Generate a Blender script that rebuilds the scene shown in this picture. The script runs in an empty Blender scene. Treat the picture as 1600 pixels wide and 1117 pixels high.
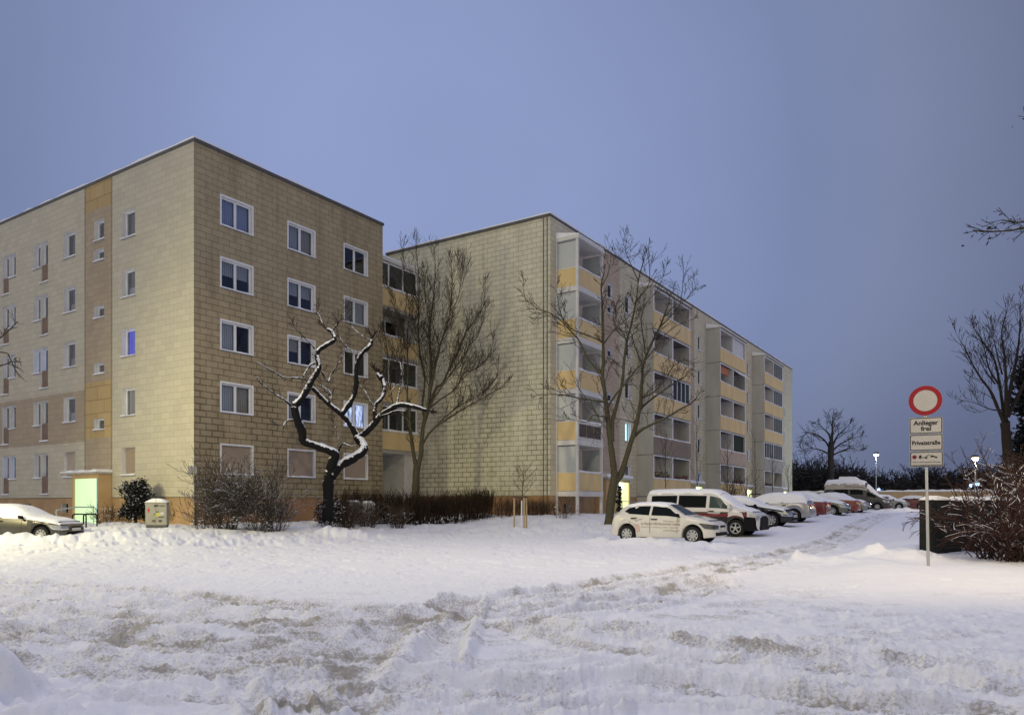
import bpy, bmesh, math, random
import numpy as np
from mathutils import Vector, Matrix

R_ = math.radians
scene = bpy.context.scene
COL = scene.collection
rng = random.Random(7)

# ---------------------------------------------------------------- camera
FPX, HX, HY, EYE = 1176.0, 800.0, 787.0, 1.5      # focal length and horizon in photo pixels, eye height
cd = bpy.data.cameras.new("camera"); cam = bpy.data.objects.new("camera", cd); COL.objects.link(cam)
cam.location = (0, 0, EYE); cam.rotation_euler = (R_(90), 0, 0)
cd.sensor_width = 36; cd.lens = 36 * FPX / 1600; cd.shift_y = (HY - 558.5) / 1600
cd.clip_start = .1; cd.clip_end = 3000
scene.camera = cam

# ---------------------------------------------------------------- world: overcast winter night lit by city glow
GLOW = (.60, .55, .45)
w = bpy.data.worlds.new("World"); scene.world = w; w.use_nodes = True
nt = w.node_tree; nt.nodes.clear()
def N(t, kind, **kw):
    n = t.nodes.new(kind)
    for k, v in kw.items(): setattr(n, k, v)
    return n
out = N(nt, 'ShaderNodeOutputWorld'); bg = N(nt, 'ShaderNodeBackground')
tc = N(nt, 'ShaderNodeTexCoord')
dot = N(nt, 'ShaderNodeVectorMath', operation='DOT_PRODUCT'); g0 = Vector((-.12, 1, .38)).normalized(); dot.inputs[1].default_value = g0
nt.links.new(tc.outputs['Generated'], dot.inputs[0])
ramp = N(nt, 'ShaderNodeValToRGB'); cr = ramp.color_ramp
cr.elements[0].position = .35; cr.elements[0].color = (.125, .155, .285, 1)
cr.elements[1].position = .985; cr.elements[1].color = (.262, .328, .558, 1)
e = cr.elements.new(.76); e.color = (.142, .170, .284, 1)
e = cr.elements.new(.85); e.color = (.196, .236, .378, 1)
e = cr.elements.new(.90); e.color = (.192, .240, .414, 1)
nt.links.new(dot.outputs['Value'], ramp.inputs[0])
sep = N(nt, 'ShaderNodeSeparateXYZ'); nt.links.new(tc.outputs['Generated'], sep.inputs[0])
zr = N(nt, 'ShaderNodeMapRange', interpolation_type='SMOOTHSTEP'); zr.inputs[1].default_value = .55; zr.inputs[2].default_value = .95
nt.links.new(sep.outputs['Z'], zr.inputs[0])
mx = N(nt, 'ShaderNodeMix', data_type='RGBA'); mx.inputs[7].default_value = (.585, .61, .87, 1)   # the overcast is brightest overhead
nt.links.new(zr.outputs[0], mx.inputs[0])
br_ = N(nt, 'ShaderNodeMapRange', interpolation_type='SMOOTHSTEP'); br_.inputs[1].default_value = .0; br_.inputs[2].default_value = .85   # warm glow added to the unseen sky behind the left shoulder, lifting walls and snow
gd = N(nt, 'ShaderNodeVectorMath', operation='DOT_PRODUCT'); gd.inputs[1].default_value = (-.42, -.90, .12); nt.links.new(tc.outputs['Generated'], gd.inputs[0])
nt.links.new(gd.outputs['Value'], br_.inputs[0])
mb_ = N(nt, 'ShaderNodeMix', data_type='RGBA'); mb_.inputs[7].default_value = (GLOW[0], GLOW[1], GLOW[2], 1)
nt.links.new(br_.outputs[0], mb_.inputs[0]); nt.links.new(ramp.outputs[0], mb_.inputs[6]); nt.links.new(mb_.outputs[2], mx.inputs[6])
hz = N(nt, 'ShaderNodeMapRange', interpolation_type='SMOOTHSTEP'); hz.inputs[1].default_value = .0; hz.inputs[2].default_value = .22
hz.inputs[3].default_value = .82; hz.inputs[4].default_value = 1
nt.links.new(sep.outputs['Z'], hz.inputs[0])
ns = N(nt, 'ShaderNodeTexNoise'); ns.inputs['Scale'].default_value = 2.2; ns.inputs['Detail'].default_value = 3
nt.links.new(tc.outputs['Generated'], ns.inputs['Vector'])
nr = N(nt, 'ShaderNodeMapRange'); nr.inputs[1].default_value = .3; nr.inputs[2].default_value = .7; nr.inputs[3].default_value = .94; nr.inputs[4].default_value = 1.06
nt.links.new(ns.outputs[0], nr.inputs[0])
mm = N(nt, 'ShaderNodeMath', operation='MULTIPLY'); nt.links.new(hz.outputs[0], mm.inputs[0]); nt.links.new(nr.outputs[0], mm.inputs[1])
vs = N(nt, 'ShaderNodeVectorMath', operation='SCALE')
nt.links.new(mx.outputs[2], vs.inputs[0]); nt.links.new(mm.outputs[0], vs.inputs['Scale'])
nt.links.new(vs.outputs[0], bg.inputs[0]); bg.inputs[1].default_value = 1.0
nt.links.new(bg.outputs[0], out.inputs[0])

# ---------------------------------------------------------------- exposure
vw = scene.view_settings; vw.view_transform = 'Standard'; vw.look = 'None'; vw.exposure = 0.0; vw.gamma = 1
scene.cycles.use_denoising = True
scene.cycles.max_bounces = 6; scene.cycles.transparent_max_bounces = 12
scene.cycles.sample_clamp_indirect = 4

LAMP_LEFT_POWER, LAMP_RIGHT_POWER, OVERHEAD_FILL_POWER = 5800, 3000, 2500

# ---------------------------------------------------------------- geometry helpers
U = Vector((.5458, .8379)); V = Vector((-.8379, .5458))        # the two wall directions
A0 = Vector((-13.82, 32.7)); B0 = Vector((2.10, 41.2))         # near corners of the two blocks
def at(px, Y): return (px - HX) / FPX * Y
def pt(px, py, Y): return Vector(((px - HX) / FPX * Y, Y, EYE + (HY - py) / FPX * Y))

class MB:
    def __init__(s): s.v = []; s.f = []; s.m = []; s.uv = []
    def quad(s, a, b, c, d, m=0, uv=None):
        i = len(s.v); s.v += [tuple(a), tuple(b), tuple(c), tuple(d)]; s.f.append((i, i+1, i+2, i+3)); s.m.append(m); s.uv.append(uv)
    def poly(s, pts, m=0):
        i = len(s.v); s.v += [tuple(p) for p in pts]; s.f.append(tuple(range(i, i+len(pts)))); s.m.append(m); s.uv.append(None)
    def box8(s, p, m=0):           # p: 8 corners, bottom ring then top ring
        i = len(s.v); s.v += [tuple(q) for q in p]
        for f in ((3,2,1,0),(4,5,6,7),(0,1,5,4),(1,2,6,5),(2,3,7,6),(3,0,4,7)):
            s.f.append(tuple(i+k for k in f)); s.m.append(m); s.uv.append(None)
    def box(s, x0, x1, y0, y1, z0, z1, m=0):
        s.box8([(x0,y0,z0),(x1,y0,z0),(x1,y1,z0),(x0,y1,z0),(x0,y0,z1),(x1,y0,z1),(x1,y1,z1),(x0,y1,z1)], m)
    def tube(s, pts, rad, sides=6, m=0, cap=True):
        pts = [Vector(p) for p in pts]; n = len(pts)
        if n < 2: return
        base = len(s.v); t0 = (pts[1]-pts[0]).normalized()
        a = t0.orthogonal().normalized()
        for i in range(n):
            t = (pts[min(i+1,n-1)] - pts[max(i-1,0)])
            if t.length < 1e-9: t = t0
            t = t.normalized(); a = (a - t*a.dot(t))
            a = a.normalized() if a.length > 1e-6 else t.orthogonal().normalized()
            b = t.cross(a); r = rad[i] if not isinstance(rad, (int, float)) else rad
            for k in range(sides):
                an = 2*math.pi*k/sides; q = pts[i] + (a*math.cos(an)+b*math.sin(an))*r
                s.v.append((q.x,q.y,q.z))
        for i in range(n-1):
            for k in range(sides):
                k2 = (k+1) % sides
                s.f.append((base+i*sides+k, base+i*sides+k2, base+(i+1)*sides+k2, base+(i+1)*sides+k)); s.m.append(m); s.uv.append(None)
        if cap and sides > 3:
            s.f.append(tuple(base+k for k in reversed(range(sides)))); s.m.append(m); s.uv.append(None)
            s.f.append(tuple(base+(n-1)*sides+k for k in range(sides))); s.m.append(m); s.uv.append(None)
    def lathe(s, prof, o, ax, sides=24, m=0):     # prof: (radius, height) around axis ax from o
        ax = Vector(ax).normalized(); a = ax.orthogonal().normalized(); b = ax.cross(a); base = len(s.v)
        for r, h in prof:
            for k in range(sides):
                an = 2*math.pi*k/sides; q = Vector(o)+ax*h+(a*math.cos(an)+b*math.sin(an))*r; s.v.append(tuple(q))
        for i in range(len(prof)-1):
            for k in range(sides):
                k2 = (k+1) % sides
                s.f.append((base+i*sides+k, base+i*sides+k2, base+(i+1)*sides+k2, base+(i+1)*sides+k)); s.m.append(m); s.uv.append(None)
    def build(s, name, mats, parent=None, smooth=False, angle=None, merge=False):
        me = bpy.data.meshes.new(name); me.from_pydata(s.v, [], s.f)
        if not isinstance(mats, (list, tuple)): mats = [mats]
        for m in mats: me.materials.append(m)
        me.polygons.foreach_set('material_index', s.m)
        if any(u is not None for u in s.uv):
            l = me.uv_layers.new(name='UVMap'); buf = []
            for f, u in zip(s.f, s.uv):
                buf += [c for q in (u if u else [(0,0)]*len(f)) for c in q]
            l.data.foreach_set('uv', buf)
        if merge:
            bm = bmesh.new(); bm.from_mesh(me); bmesh.ops.remove_doubles(bm, verts=bm.verts, dist=1e-4)
            bmesh.ops.recalc_face_normals(bm, faces=bm.faces); bm.to_mesh(me); bm.free()
        if smooth:
            me.polygons.foreach_set('use_smooth', [True]*len(me.polygons))
            if angle: me.set_sharp_from_angle(angle=R_(angle))
        me.update()
        o = bpy.data.objects.new(name, me); COL.objects.link(o)
        if parent is not None: o.parent = parent
        return o
def tag(o, label=None, cat=None, group=None, kind=None):
    for k, v in (('label', label), ('category', cat), ('group', group), ('kind', kind)):
        if v: o[k] = v
    return o
def thing(name, label, cat, loc=(0,0,0), rz=0, group=None, kind=None):
    o = bpy.data.objects.new(name, None); COL.objects.link(o); o.location = loc; o.rotation_euler = (0,0,rz)
    o.empty_display_size = .2
    return tag(o, label, cat, group, kind)
def copy_tree(o, parent=None):
    c = o.copy(); COL.objects.link(c)
    if parent is not None: c.parent = parent
    for ch in list(o.children): copy_tree(ch, c)
    return c

# ---------------------------------------------------------------- materials
def newmat(name):
    m = bpy.data.materials.new(name); m.use_nodes = True
    t = m.node_tree; b = t.nodes['Principled BSDF']; return m, t, b
def mat(name, col, rough=.7, var=.12, scale=3.0, bump=0, bscale=30, metal=0, spec=.3, streak=0, coat=0):
    m, t, b = newmat(name)
    b.inputs['Roughness'].default_value = rough; b.inputs['Metallic'].default_value = metal
    b.inputs['Specular IOR Level'].default_value = spec; b.inputs['Coat Weight'].default_value = coat
    c = N(t, 'ShaderNodeTexCoord'); n = N(t, 'ShaderNodeTexNoise'); n.inputs['Scale'].default_value = scale; n.inputs['Detail'].default_value = 6
    t.links.new(c.outputs['Object'], n.inputs['Vector'])
    if streak:
        mp = N(t, 'ShaderNodeMapping'); mp.inputs['Scale'].default_value = (1, 1, streak); t.links.new(c.outputs['Object'], mp.inputs[0]); t.links.new(mp.outputs[0], n.inputs['Vector'])
    r = N(t, 'ShaderNodeMapRange'); r.inputs[1].default_value = .25; r.inputs[2].default_value = .75; r.inputs[3].default_value = 1-var; r.inputs[4].default_value = 1+var
    t.links.new(n.outputs[0], r.inputs[0])
    s = N(t, 'ShaderNodeVectorMath', operation='SCALE'); s.inputs[0].default_value = col; t.links.new(r.outputs[0], s.inputs['Scale'])
    t.links.new(s.outputs[0], b.inputs['Base Color'])
    if bump:
        n2 = N(t, 'ShaderNodeTexNoise'); n2.inputs['Scale'].default_value = bscale; n2.inputs['Detail'].default_value = 5
        t.links.new(c.outputs['Object'], n2.inputs['Vector'])
        bp = N(t, 'ShaderNodeBump'); bp.inputs['Strength'].default_value = bump; bp.inputs['Distance'].default_value = .02
        t.links.new(n2.outputs[0], bp.inputs['Height']); t.links.new(bp.outputs[0], b.inputs['Normal'])
    return m
def emit(name, col, s, var=0, scale=4):
    m, t, b = newmat(name); b.inputs['Base Color'].default_value = (.04,.04,.04,1)
    b.inputs['Emission Color'].default_value = (*col, 1); b.inputs['Emission Strength'].default_value = s
    if var:
        c = N(t, 'ShaderNodeTexCoord'); n = N(t, 'ShaderNodeTexNoise'); n.inputs['Scale'].default_value = scale
        mp = N(t, 'ShaderNodeMapping'); mp.inputs['Scale'].default_value = (1,1,.25)
        t.links.new(c.outputs['Object'], mp.inputs[0]); t.links.new(mp.outputs[0], n.inputs['Vector'])
        r = N(t, 'ShaderNodeMapRange'); r.inputs[1].default_value = .35; r.inputs[2].default_value = .65; r.inputs[3].default_value = s*(1-var); r.inputs[4].default_value = s*(1+var)
        t.links.new(n.outputs[0], r.inputs[0]); t.links.new(r.outputs[0], b.inputs['Emission Strength'])
    return m
def tile_mat(name, col, joint, rough=.85, tw=.6, th=.28, mortar=.012, dirt=.35, dirtcol=(.16,.14,.09), dscale=.5, low=0, lowz=(2.0, 12.0), lowcol=(.20,.19,.13), bump=.6, tv=(1.05,.93)):
    """cladding tiles in running bond, UV in metres; weather stains run down from the joints"""
    m, t, b = newmat(name); b.inputs['Roughness'].default_value = rough; b.inputs['Specular IOR Level'].default_value = .2
    uv = N(t, 'ShaderNodeUVMap'); br = N(t, 'ShaderNodeTexBrick'); br.offset = .5
    br.inputs['Scale'].default_value = 1; br.inputs['Brick Width'].default_value = tw; br.inputs['Row Height'].default_value = th
    br.inputs['Mortar Size'].default_value = mortar; br.inputs['Mortar Smooth'].default_value = .55; br.inputs['Bias'].default_value = -.1
    c1 = tuple(x*tv[0] for x in col); c2 = tuple(x*tv[1] for x in col)
    br.inputs['Color1'].default_value = (*c1, 1); br.inputs['Color2'].default_value = (*c2, 1); br.inputs['Mortar'].default_value = (*joint, 1)
    t.links.new(uv.outputs[0], br.inputs['Vector'])
    mp = N(t, 'ShaderNodeMapping'); mp.inputs['Scale'].default_value = (1.6, .28, 1); t.links.new(uv.outputs[0], mp.inputs[0])
    n = N(t, 'ShaderNodeTexNoise'); n.inputs['Scale'].default_value = dscale*2; n.inputs['Detail'].default_value = 8; n.inputs['Roughness'].default_value = .65
    t.links.new(mp.outputs[0], n.inputs['Vector'])
    r = N(t, 'ShaderNodeMapRange', interpolation_type='SMOOTHSTEP'); r.inputs[1].default_value = .45; r.inputs[2].default_value = .72; r.inputs[3].default_value = 0; r.inputs[4].default_value = dirt
    t.links.new(n.outputs[0], r.inputs[0])
    mx = N(t, 'ShaderNodeMix', data_type='RGBA'); mx.inputs[7].default_value = (*dirtcol, 1)
    t.links.new(r.outputs[0], mx.inputs[0]); t.links.new(br.outputs['Color'], mx.inputs[6])
    last = mx.outputs[2]
    if low:      # mildew creeping up the lower storeys, in its own patches
        sp = N(t, 'ShaderNodeSeparateXYZ'); t.links.new(uv.outputs[0], sp.inputs[0])
        r2 = N(t, 'ShaderNodeMapRange', interpolation_type='SMOOTHSTEP'); r2.inputs[1].default_value = lowz[0]; r2.inputs[2].default_value = lowz[1]; r2.inputs[3].default_value = 1; r2.inputs[4].default_value = 0
        t.links.new(sp.outputs['Y'], r2.inputs[0])
        n3 = N(t, 'ShaderNodeTexNoise'); n3.inputs['Scale'].default_value = .55; n3.inputs['Detail'].default_value = 9; n3.inputs['Roughness'].default_value = .7
        mp3 = N(t, 'ShaderNodeMapping'); mp3.inputs['Scale'].default_value = (1, .45, 1); t.links.new(uv.outputs[0], mp3.inputs[0]); t.links.new(mp3.outputs[0], n3.inputs['Vector'])
        r3 = N(t, 'ShaderNodeMapRange', interpolation_type='SMOOTHSTEP'); r3.inputs[1].default_value = .34; r3.inputs[2].default_value = .60
        t.links.new(n3.outputs[0], r3.inputs[0])
        fm = N(t, 'ShaderNodeMath', operation='MULTIPLY'); t.links.new(r2.outputs[0], fm.inputs[0]); t.links.new(r3.outputs[0], fm.inputs[1])
        # joints soak up more
        br2 = N(t, 'ShaderNodeTexBrick'); br2.offset = .5; br2.inputs['Scale'].default_value = 1; br2.inputs['Brick Width'].default_value = tw; br2.inputs['Row Height'].default_value = th
        br2.inputs['Mortar Size'].default_value = .055; br2.inputs['Mortar Smooth'].default_value = 1.0; t.links.new(uv.outputs[0], br2.inputs['Vector'])
        fa = N(t, 'ShaderNodeMath', operation='MULTIPLY_ADD'); fa.inputs[1].default_value = .72; fa.inputs[2].default_value = .28; t.links.new(br2.outputs['Fac'], fa.inputs[0])
        fm2 = N(t, 'ShaderNodeMath', operation='MULTIPLY'); t.links.new(fm.outputs[0], fm2.inputs[0]); t.links.new(fa.outputs[0], fm2.inputs[1])
        fm3 = N(t, 'ShaderNodeMath', operation='MULTIPLY'); fm3.inputs[1].default_value = low; t.links.new(fm2.outputs[0], fm3.inputs[0])
        mx2 = N(t, 'ShaderNodeMix', data_type='RGBA'); mx2.inputs[7].default_value = (*lowcol, 1); t.links.new(fm3.outputs[0], mx2.inputs[0]); t.links.new(last, mx2.inputs[6])
        last = mx2.outputs[2]
    t.links.new(last, b.inputs['Base Color'])
    if bump:
        iv = N(t, 'ShaderNodeMath', operation='SUBTRACT'); iv.inputs[0].default_value = 1; t.links.new(br.outputs['Fac'], iv.inputs[1])
        bp = N(t, 'ShaderNodeBump'); bp.inputs['Strength'].default_value = bump; bp.inputs['Distance'].default_value = .02
        t.links.new(iv.outputs[0], bp.inputs['Height']); t.links.new(bp.outputs[0], b.inputs['Normal'])
    return m
def snowy(name, bark, amount=.5, scale=6, rough=.9, soft=.22):
    """bark with snow lying on whatever faces up"""
    m, t, b = newmat(name); b.inputs['Roughness'].default_value = rough; b.inputs['Specular IOR Level'].default_value = .15
    g = N(t, 'ShaderNodeNewGeometry'); sp = N(t, 'ShaderNodeSeparateXYZ'); t.links.new(g.outputs['Normal'], sp.inputs[0])
    c = N(t, 'ShaderNodeTexCoord'); n = N(t, 'ShaderNodeTexNoise'); n.inputs['Scale'].default_value = scale; n.inputs['Detail'].default_value = 5
    t.links.new(c.outputs['Object'], n.inputs['Vector'])
    a = N(t, 'ShaderNodeMath', operation='MULTIPLY_ADD'); a.inputs[1].default_value = 1.1; t.links.new(n.outputs[0], a.inputs[0]); t.links.new(sp.outputs['Z'], a.inputs[2])
    thr = 1.55 - amount
    r = N(t, 'ShaderNodeMapRange', interpolation_type='SMOOTHSTEP'); r.inputs[1].default_value = thr-soft/2; r.inputs[2].default_value = thr+soft/2
    t.links.new(a.outputs[0], r.inputs[0])
    n2 = N(t, 'ShaderNodeTexNoise'); n2.inputs['Scale'].default_value = 14; n2.inputs['Detail'].default_value = 4; t.links.new(c.outputs['Object'], n2.inputs['Vector'])
    r2 = N(t, 'ShaderNodeMapRange'); r2.inputs[3].default_value = .6; r2.inputs[4].default_value = 1.4; t.links.new(n2.outputs[0], r2.inputs[0])
    s = N(t, 'ShaderNodeVectorMath', operation='SCALE'); s.inputs[0].default_value = bark; t.links.new(r2.outputs[0], s.inputs['Scale'])
    mx = N(t, 'ShaderNodeMix', data_type='RGBA'); mx.inputs[7].default_value = (.82, .84, .88, 1); t.links.new(r.outputs[0], mx.inputs[0]); t.links.new(s.outputs[0], mx.inputs[6])
    t.links.new(mx.outputs[2], b.inputs['Base Color']); return m
def glass_mat(name, refl=.14, tint=(.75,.8,.85)):
    m = bpy.data.materials.new(name); m.use_nodes = True; t = m.node_tree; t.nodes.clear()
    o = N(t, 'ShaderNodeOutputMaterial'); tr = N(t, 'ShaderNodeBsdfTransparent'); tr.inputs[0].default_value = (*tint, 1)
    gl = N(t, 'ShaderNodeBsdfGlossy'); gl.inputs['Roughness'].default_value = .03; gl.inputs[0].default_value = (.9,.93,1,1)
    lw = N(t, 'ShaderNodeLayerWeight'); lw.inputs[0].default_value = .25
    ma = N(t, 'ShaderNodeMath', operation='MULTIPLY_ADD'); ma.inputs[1].default_value = .22; ma.inputs[2].default_value = refl*.6; ma.use_clamp = True
    t.links.new(lw.outputs['Fresnel'], ma.inputs[0])
    mx = N(t, 'ShaderNodeMixShader'); t.links.new(ma.outputs[0], mx.inputs[0]); t.links.new(tr.outputs[0], mx.inputs[1]); t.links.new(gl.outputs[0], mx.inputs[2])
    t.links.new(mx.outputs[0], o.inputs[0]); return m
def curtain_mat(name, col, stripes=9, var=.25):
    m, t, b = newmat(name); b.inputs['Roughness'].default_value = .9
    c = N(t, 'ShaderNodeUVMap'); wv = N(t, 'ShaderNodeTexWave'); wv.inputs['Scale'].default_value = stripes/6.28*2; wv.inputs['Distortion'].default_value = 2.5; wv.inputs['Detail'].default_value = 2
    t.links.new(c.outputs[0], wv.inputs['Vector'])
    r = N(t, 'ShaderNodeMapRange'); r.inputs[3].default_value = 1-var; r.inputs[4].default_value = 1+var; t.links.new(wv.outputs['Fac'], r.inputs[0])
    s = N(t, 'ShaderNodeVectorMath', operation='SCALE'); s.inputs[0].default_value = col; t.links.new(r.outputs[0], s.inputs['Scale'])
    t.links.new(s.outputs[0], b.inputs['Base Color']); return m

SNOW = mat('snow', (.84,.85,.88), .75, .04, 5, bump=.35, bscale=26)
FACE_A = tile_mat('cream cladding', (.515,.48,.38), (.35,.325,.255), mortar=.010, dirt=.14, dirtcol=(.40,.37,.28), bump=.35)
GABLE_A = tile_mat('weathered beige gable cladding', (.405,.335,.215), (.19,.158,.098), mortar=.014, dirt=.55, dirtcol=(.21,.165,.105), low=1.0, lowz=(5,14.5), lowcol=(.11,.088,.05), tv=(1.05,.93))
GABLE_B = tile_mat('mossy gable cladding', (.65,.625,.495), (.34,.33,.24), mortar=.015, dirt=.40, dirtcol=(.34,.33,.24), low=.95, lowz=(4,14.5), lowcol=(.21,.20,.125), tv=(1.04,.94))
FACE_B = tile_mat('cream cladding of the long front', (.60,.55,.41), (.33,.29,.21), mortar=.012, dirt=.3, dirtcol=(.34,.30,.21), bump=.35)
BEIGE = tile_mat('beige stair strip', (.40,.33,.24), (.27,.22,.16), mortar=.010, dirt=.2, dirtcol=(.25,.21,.15), bump=.3)
BEIGE_B = tile_mat('pinkish beige stair strip', (.47,.38,.29), (.31,.25,.19), mortar=.010, dirt=.25, dirtcol=(.3,.25,.19), bump=.3)
YPANEL = tile_mat('ochre panel', (.46,.345,.175), (.24,.17,.08), tw=1.2, th=.66, mortar=.02, dirt=.25, dirtcol=(.32,.23,.11), bump=.3)
PLINTH = mat('orange plinth render', (.40,.265,.145), .9, .22, 1.3, bump=.3, bscale=60, streak=.5)
PLINTH_D = mat('stained brown plinth render', (.33,.19,.10), .9, .35, 1.0, bump=.3, bscale=60, streak=.5)
REVEAL = mat('reveal render', (.70,.70,.70), .85, .08)
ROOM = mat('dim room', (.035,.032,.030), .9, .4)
WHITE = mat('white window plastic', (.80,.80,.82), .45, .05)
OFFWHITE = mat('white painted steel', (.66,.65,.62), .5, .08)
METAL = mat('dark sheet metal', (.10,.10,.10), .5, .2)
GREY = mat('galvanised steel', (.42,.43,.44), .45, .12, metal=.6)
CONCRETE = mat('pale precast concrete', (.47,.455,.40), .85, .14, 1.2, streak=.35)
CONCRETE_D = mat('soffit concrete', (.40,.37,.33), .9, .12)
PARAPET = mat('yellow balcony board', (.70,.53,.27), .7, .10, 1.4, streak=.4)
PARAPET_BR = mat('brown balcony board', (.25,.20,.15), .7, .12, 1.4)
PARAPET_PK = mat('pinkish balcony board', (.48,.37,.29), .7, .12, 1.4)
PARAPET_GR = mat('grey balcony board', (.40,.37,.33), .7, .12, 1.4)
INNER = mat('balcony back wall', (.68,.56,.46), .9, .12)
FROST = mat('frosted balcony screen', (.50,.53,.53), .35, .10, .8)
GLASS = glass_mat('window glass')
GLASS_D = glass_mat('dark balcony glass', .10, (.45,.5,.5))
LACE = curtain_mat('lace curtain', (.40,.40,.42))
LACE_W = curtain_mat('warm curtain', (.36,.32,.27))
LACE_B = curtain_mat('bluish net curtain', (.32,.36,.52))
BLIND = mat('beige roller shutter', (.34,.27,.21), .8, .06, streak=12)
BLIND_L = mat('pale roller shutter', (.42,.36,.30), .8, .06, streak=12)
BLIND_D = mat('dark wall hanging', (.02,.03,.02), .8, .2)
LITBLUE = emit('deep blue room light', (.012,.035,.95), .7, .5, 1.5)
LITSKY = emit('pale blue room light', (.22,.42,1.0), .55, .5, 2)
LITWHITE = emit('white blue string lights', (.55,.65,1.0), .95, .8, 9)
LITCYAN = emit('cold white stair light', (.65,1.0,1.0), 1.6, .3, 1)
LITPINK = mat('pink paper blind', (.50,.36,.30), .8, .1)
ENTRY = emit('lit entrance glazing', (.72,1.0,.52), 1.05, .10, .8)
ENTRY_C = emit('cold strip light behind glass', (.35,.90,1.0), 1.0, .2, 2)
ENTRY_Y = emit('yellow lit entrance glazing', (.95,1.0,.45), 1.2, .15, 1)
SHOPBLUE = emit('blue lit glazing', (.30,.62,1.0), 1.25, .4, 1.5)
HEADLAMP = emit('street lamp glow', (.70,.88,1.0), 30)
HEADWARM = emit('warm street lamp glow', (1.0,.78,.48), 30)
# ---------------------------------------------------------------- ground shape
def sstep(a, b, x):
    t = np.clip((x-a)/(b-a), 0, 1); return t*t*(3-2*t)
def _h(ix, iy, s):
    n = (ix.astype(np.int64)*374761393 + iy.astype(np.int64)*668265263 + s*1442695041) & 0x7fffffff
    n = (n ^ (n >> 13)) * 1274126177 & 0x7fffffff
    n = (n ^ (n >> 16)); return (n & 0xffff)/65535.0
def vnoise(x, y, s=0):
    ix = np.floor(x); iy = np.floor(y); fx = x-ix; fy = y-iy
    fx = fx*fx*(3-2*fx); fy = fy*fy*(3-2*fy); ix = ix.astype(np.int64); iy = iy.astype(np.int64)
    a = _h(ix,iy,s); b = _h(ix+1,iy,s); c = _h(ix,iy+1,s); d = _h(ix+1,iy+1,s)
    return (a*(1-fx)+b*fx)*(1-fy)+(c*(1-fx)+d*fx)*fy - .5
def fbm(x, y, o=4, s=0):
    r = 0; a = 1.0
    for k in range(o): r = r + a*vnoise(x*2**k+k*17.3, y*2**k-k*9.1, s+k); a *= .5
    return r
def local(x, y):
    dx = x-B0.x; dy = y-B0.y
    return dx*U.x+dy*U.y, dx*V.x+dy*V.y
def rdist(t, v, t0, t1, v0, v1):
    dt = np.maximum(np.maximum(t0-t, t-t1), 0); dv = np.maximum(np.maximum(v0-v, v-v1), 0); return np.hypot(dt, dv)
def ground(x, y):
    x = np.asarray(x, float); y = np.asarray(y, float); t, v = local(x, y)
    z = np.interp(t, [-60,-25,-14,-9,-4,.6,9,20,41,80], [0,0,.03,.09,.18,.45,.68,.80,.92,1.0])
    d = np.minimum(rdist(t, v, -15.8, -3.9, 8.7, 45), rdist(t, v, 0, 56.6, 0, 12))
    d = np.minimum(d, rdist(t, v, -4, 0, 9.5, 20))
    rise = np.interp(t, [-15.8, -4, 0, 10, 40], [.58, .55, .50, .28, .06])
    z = z + rise*(1-sstep(.5, 9.5, d))
    z = z + .19*sstep(17.0, 18.6, -v)*sstep(-24, -18, t)*(1-sstep(5, 30, t))
    return z
def gz(x, y): return float(ground(x, y))

TRACKS = [  # tyre ruts through the snow, as seen on the ground plane: polyline in photo pixels, half width, depth, dirt
    ([(-60,902),(150,916),(300,930),(450,944),(600,950),(750,938),(900,915),(1050,893),(1180,872),(1300,846),(1390,818)], .22, .05, .65),
    ([(-60,922),(150,938),(300,948),(480,962),(640,958),(780,944),(930,922),(1080,903),(1200,880),(1320,850),(1410,818)], .22, .05, .55),
    ([(-60,945),(120,960),(260,972),(420,983),(560,972),(700,957),(850,945),(1000,930),(1120,908)], .22, .07, .9),
    ([(-60,975),(80,985),(200,995),(350,1012),(480,1018),(560,1000),(620,975),(700,962)], .26, .07, 1.0),
    ([(430,972),(560,968),(700,962),(800,966),(900,986),(1050,1000),(1180,1012),(1300,1026),(1450,1040),(1620,1058)], .20, .07, .8),
    ([(-60,1010),(120,1022),(280,1042),(420,1052),(560,1058),(700,1064),(850,1067),(980,1056),(1100,1064),(1230,1078),(1350,1095),(1500,1112),(1640,1130)], .19, .06, .85),
    ([(200,1005),(330,1035),(450,1052),(560,1060),(640,1072),(740,1100),(800,1120)], .19, .04, .5),
    ([(540,1046),(575,1010),(610,980),(660,958),(720,940)], .24, .09, 1.0),
    ([(672,1036),(690,1010),(700,985),(715,965),(745,950)], .18, .09, .45),
    ([(375,1075),(372,1058),(382,1050),(420,1047),(470,1047)], .10, .08, .15),
    ([(430,1045),(445,1070),(455,1095),(462,1125)], .11, .08, .10),
    ([(470,1045),(478,1070),(490,1100),(500,1125)], .11, .07, .05),
    ([(1050,1005),(1180,1020),(1300,1040),(1400,1052),(1480,1062)], .14, .05, .6),
    ([(1000,905),(1100,892),(1220,868),(1330,842)], .25, .03, .3),
    ([(1180,862),(1290,838),(1360,820),(1410,806)], .25, .03, .2),
    ([(1240,872),(1330,846),(1400,822)], .25, .03, .15),
]
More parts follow.
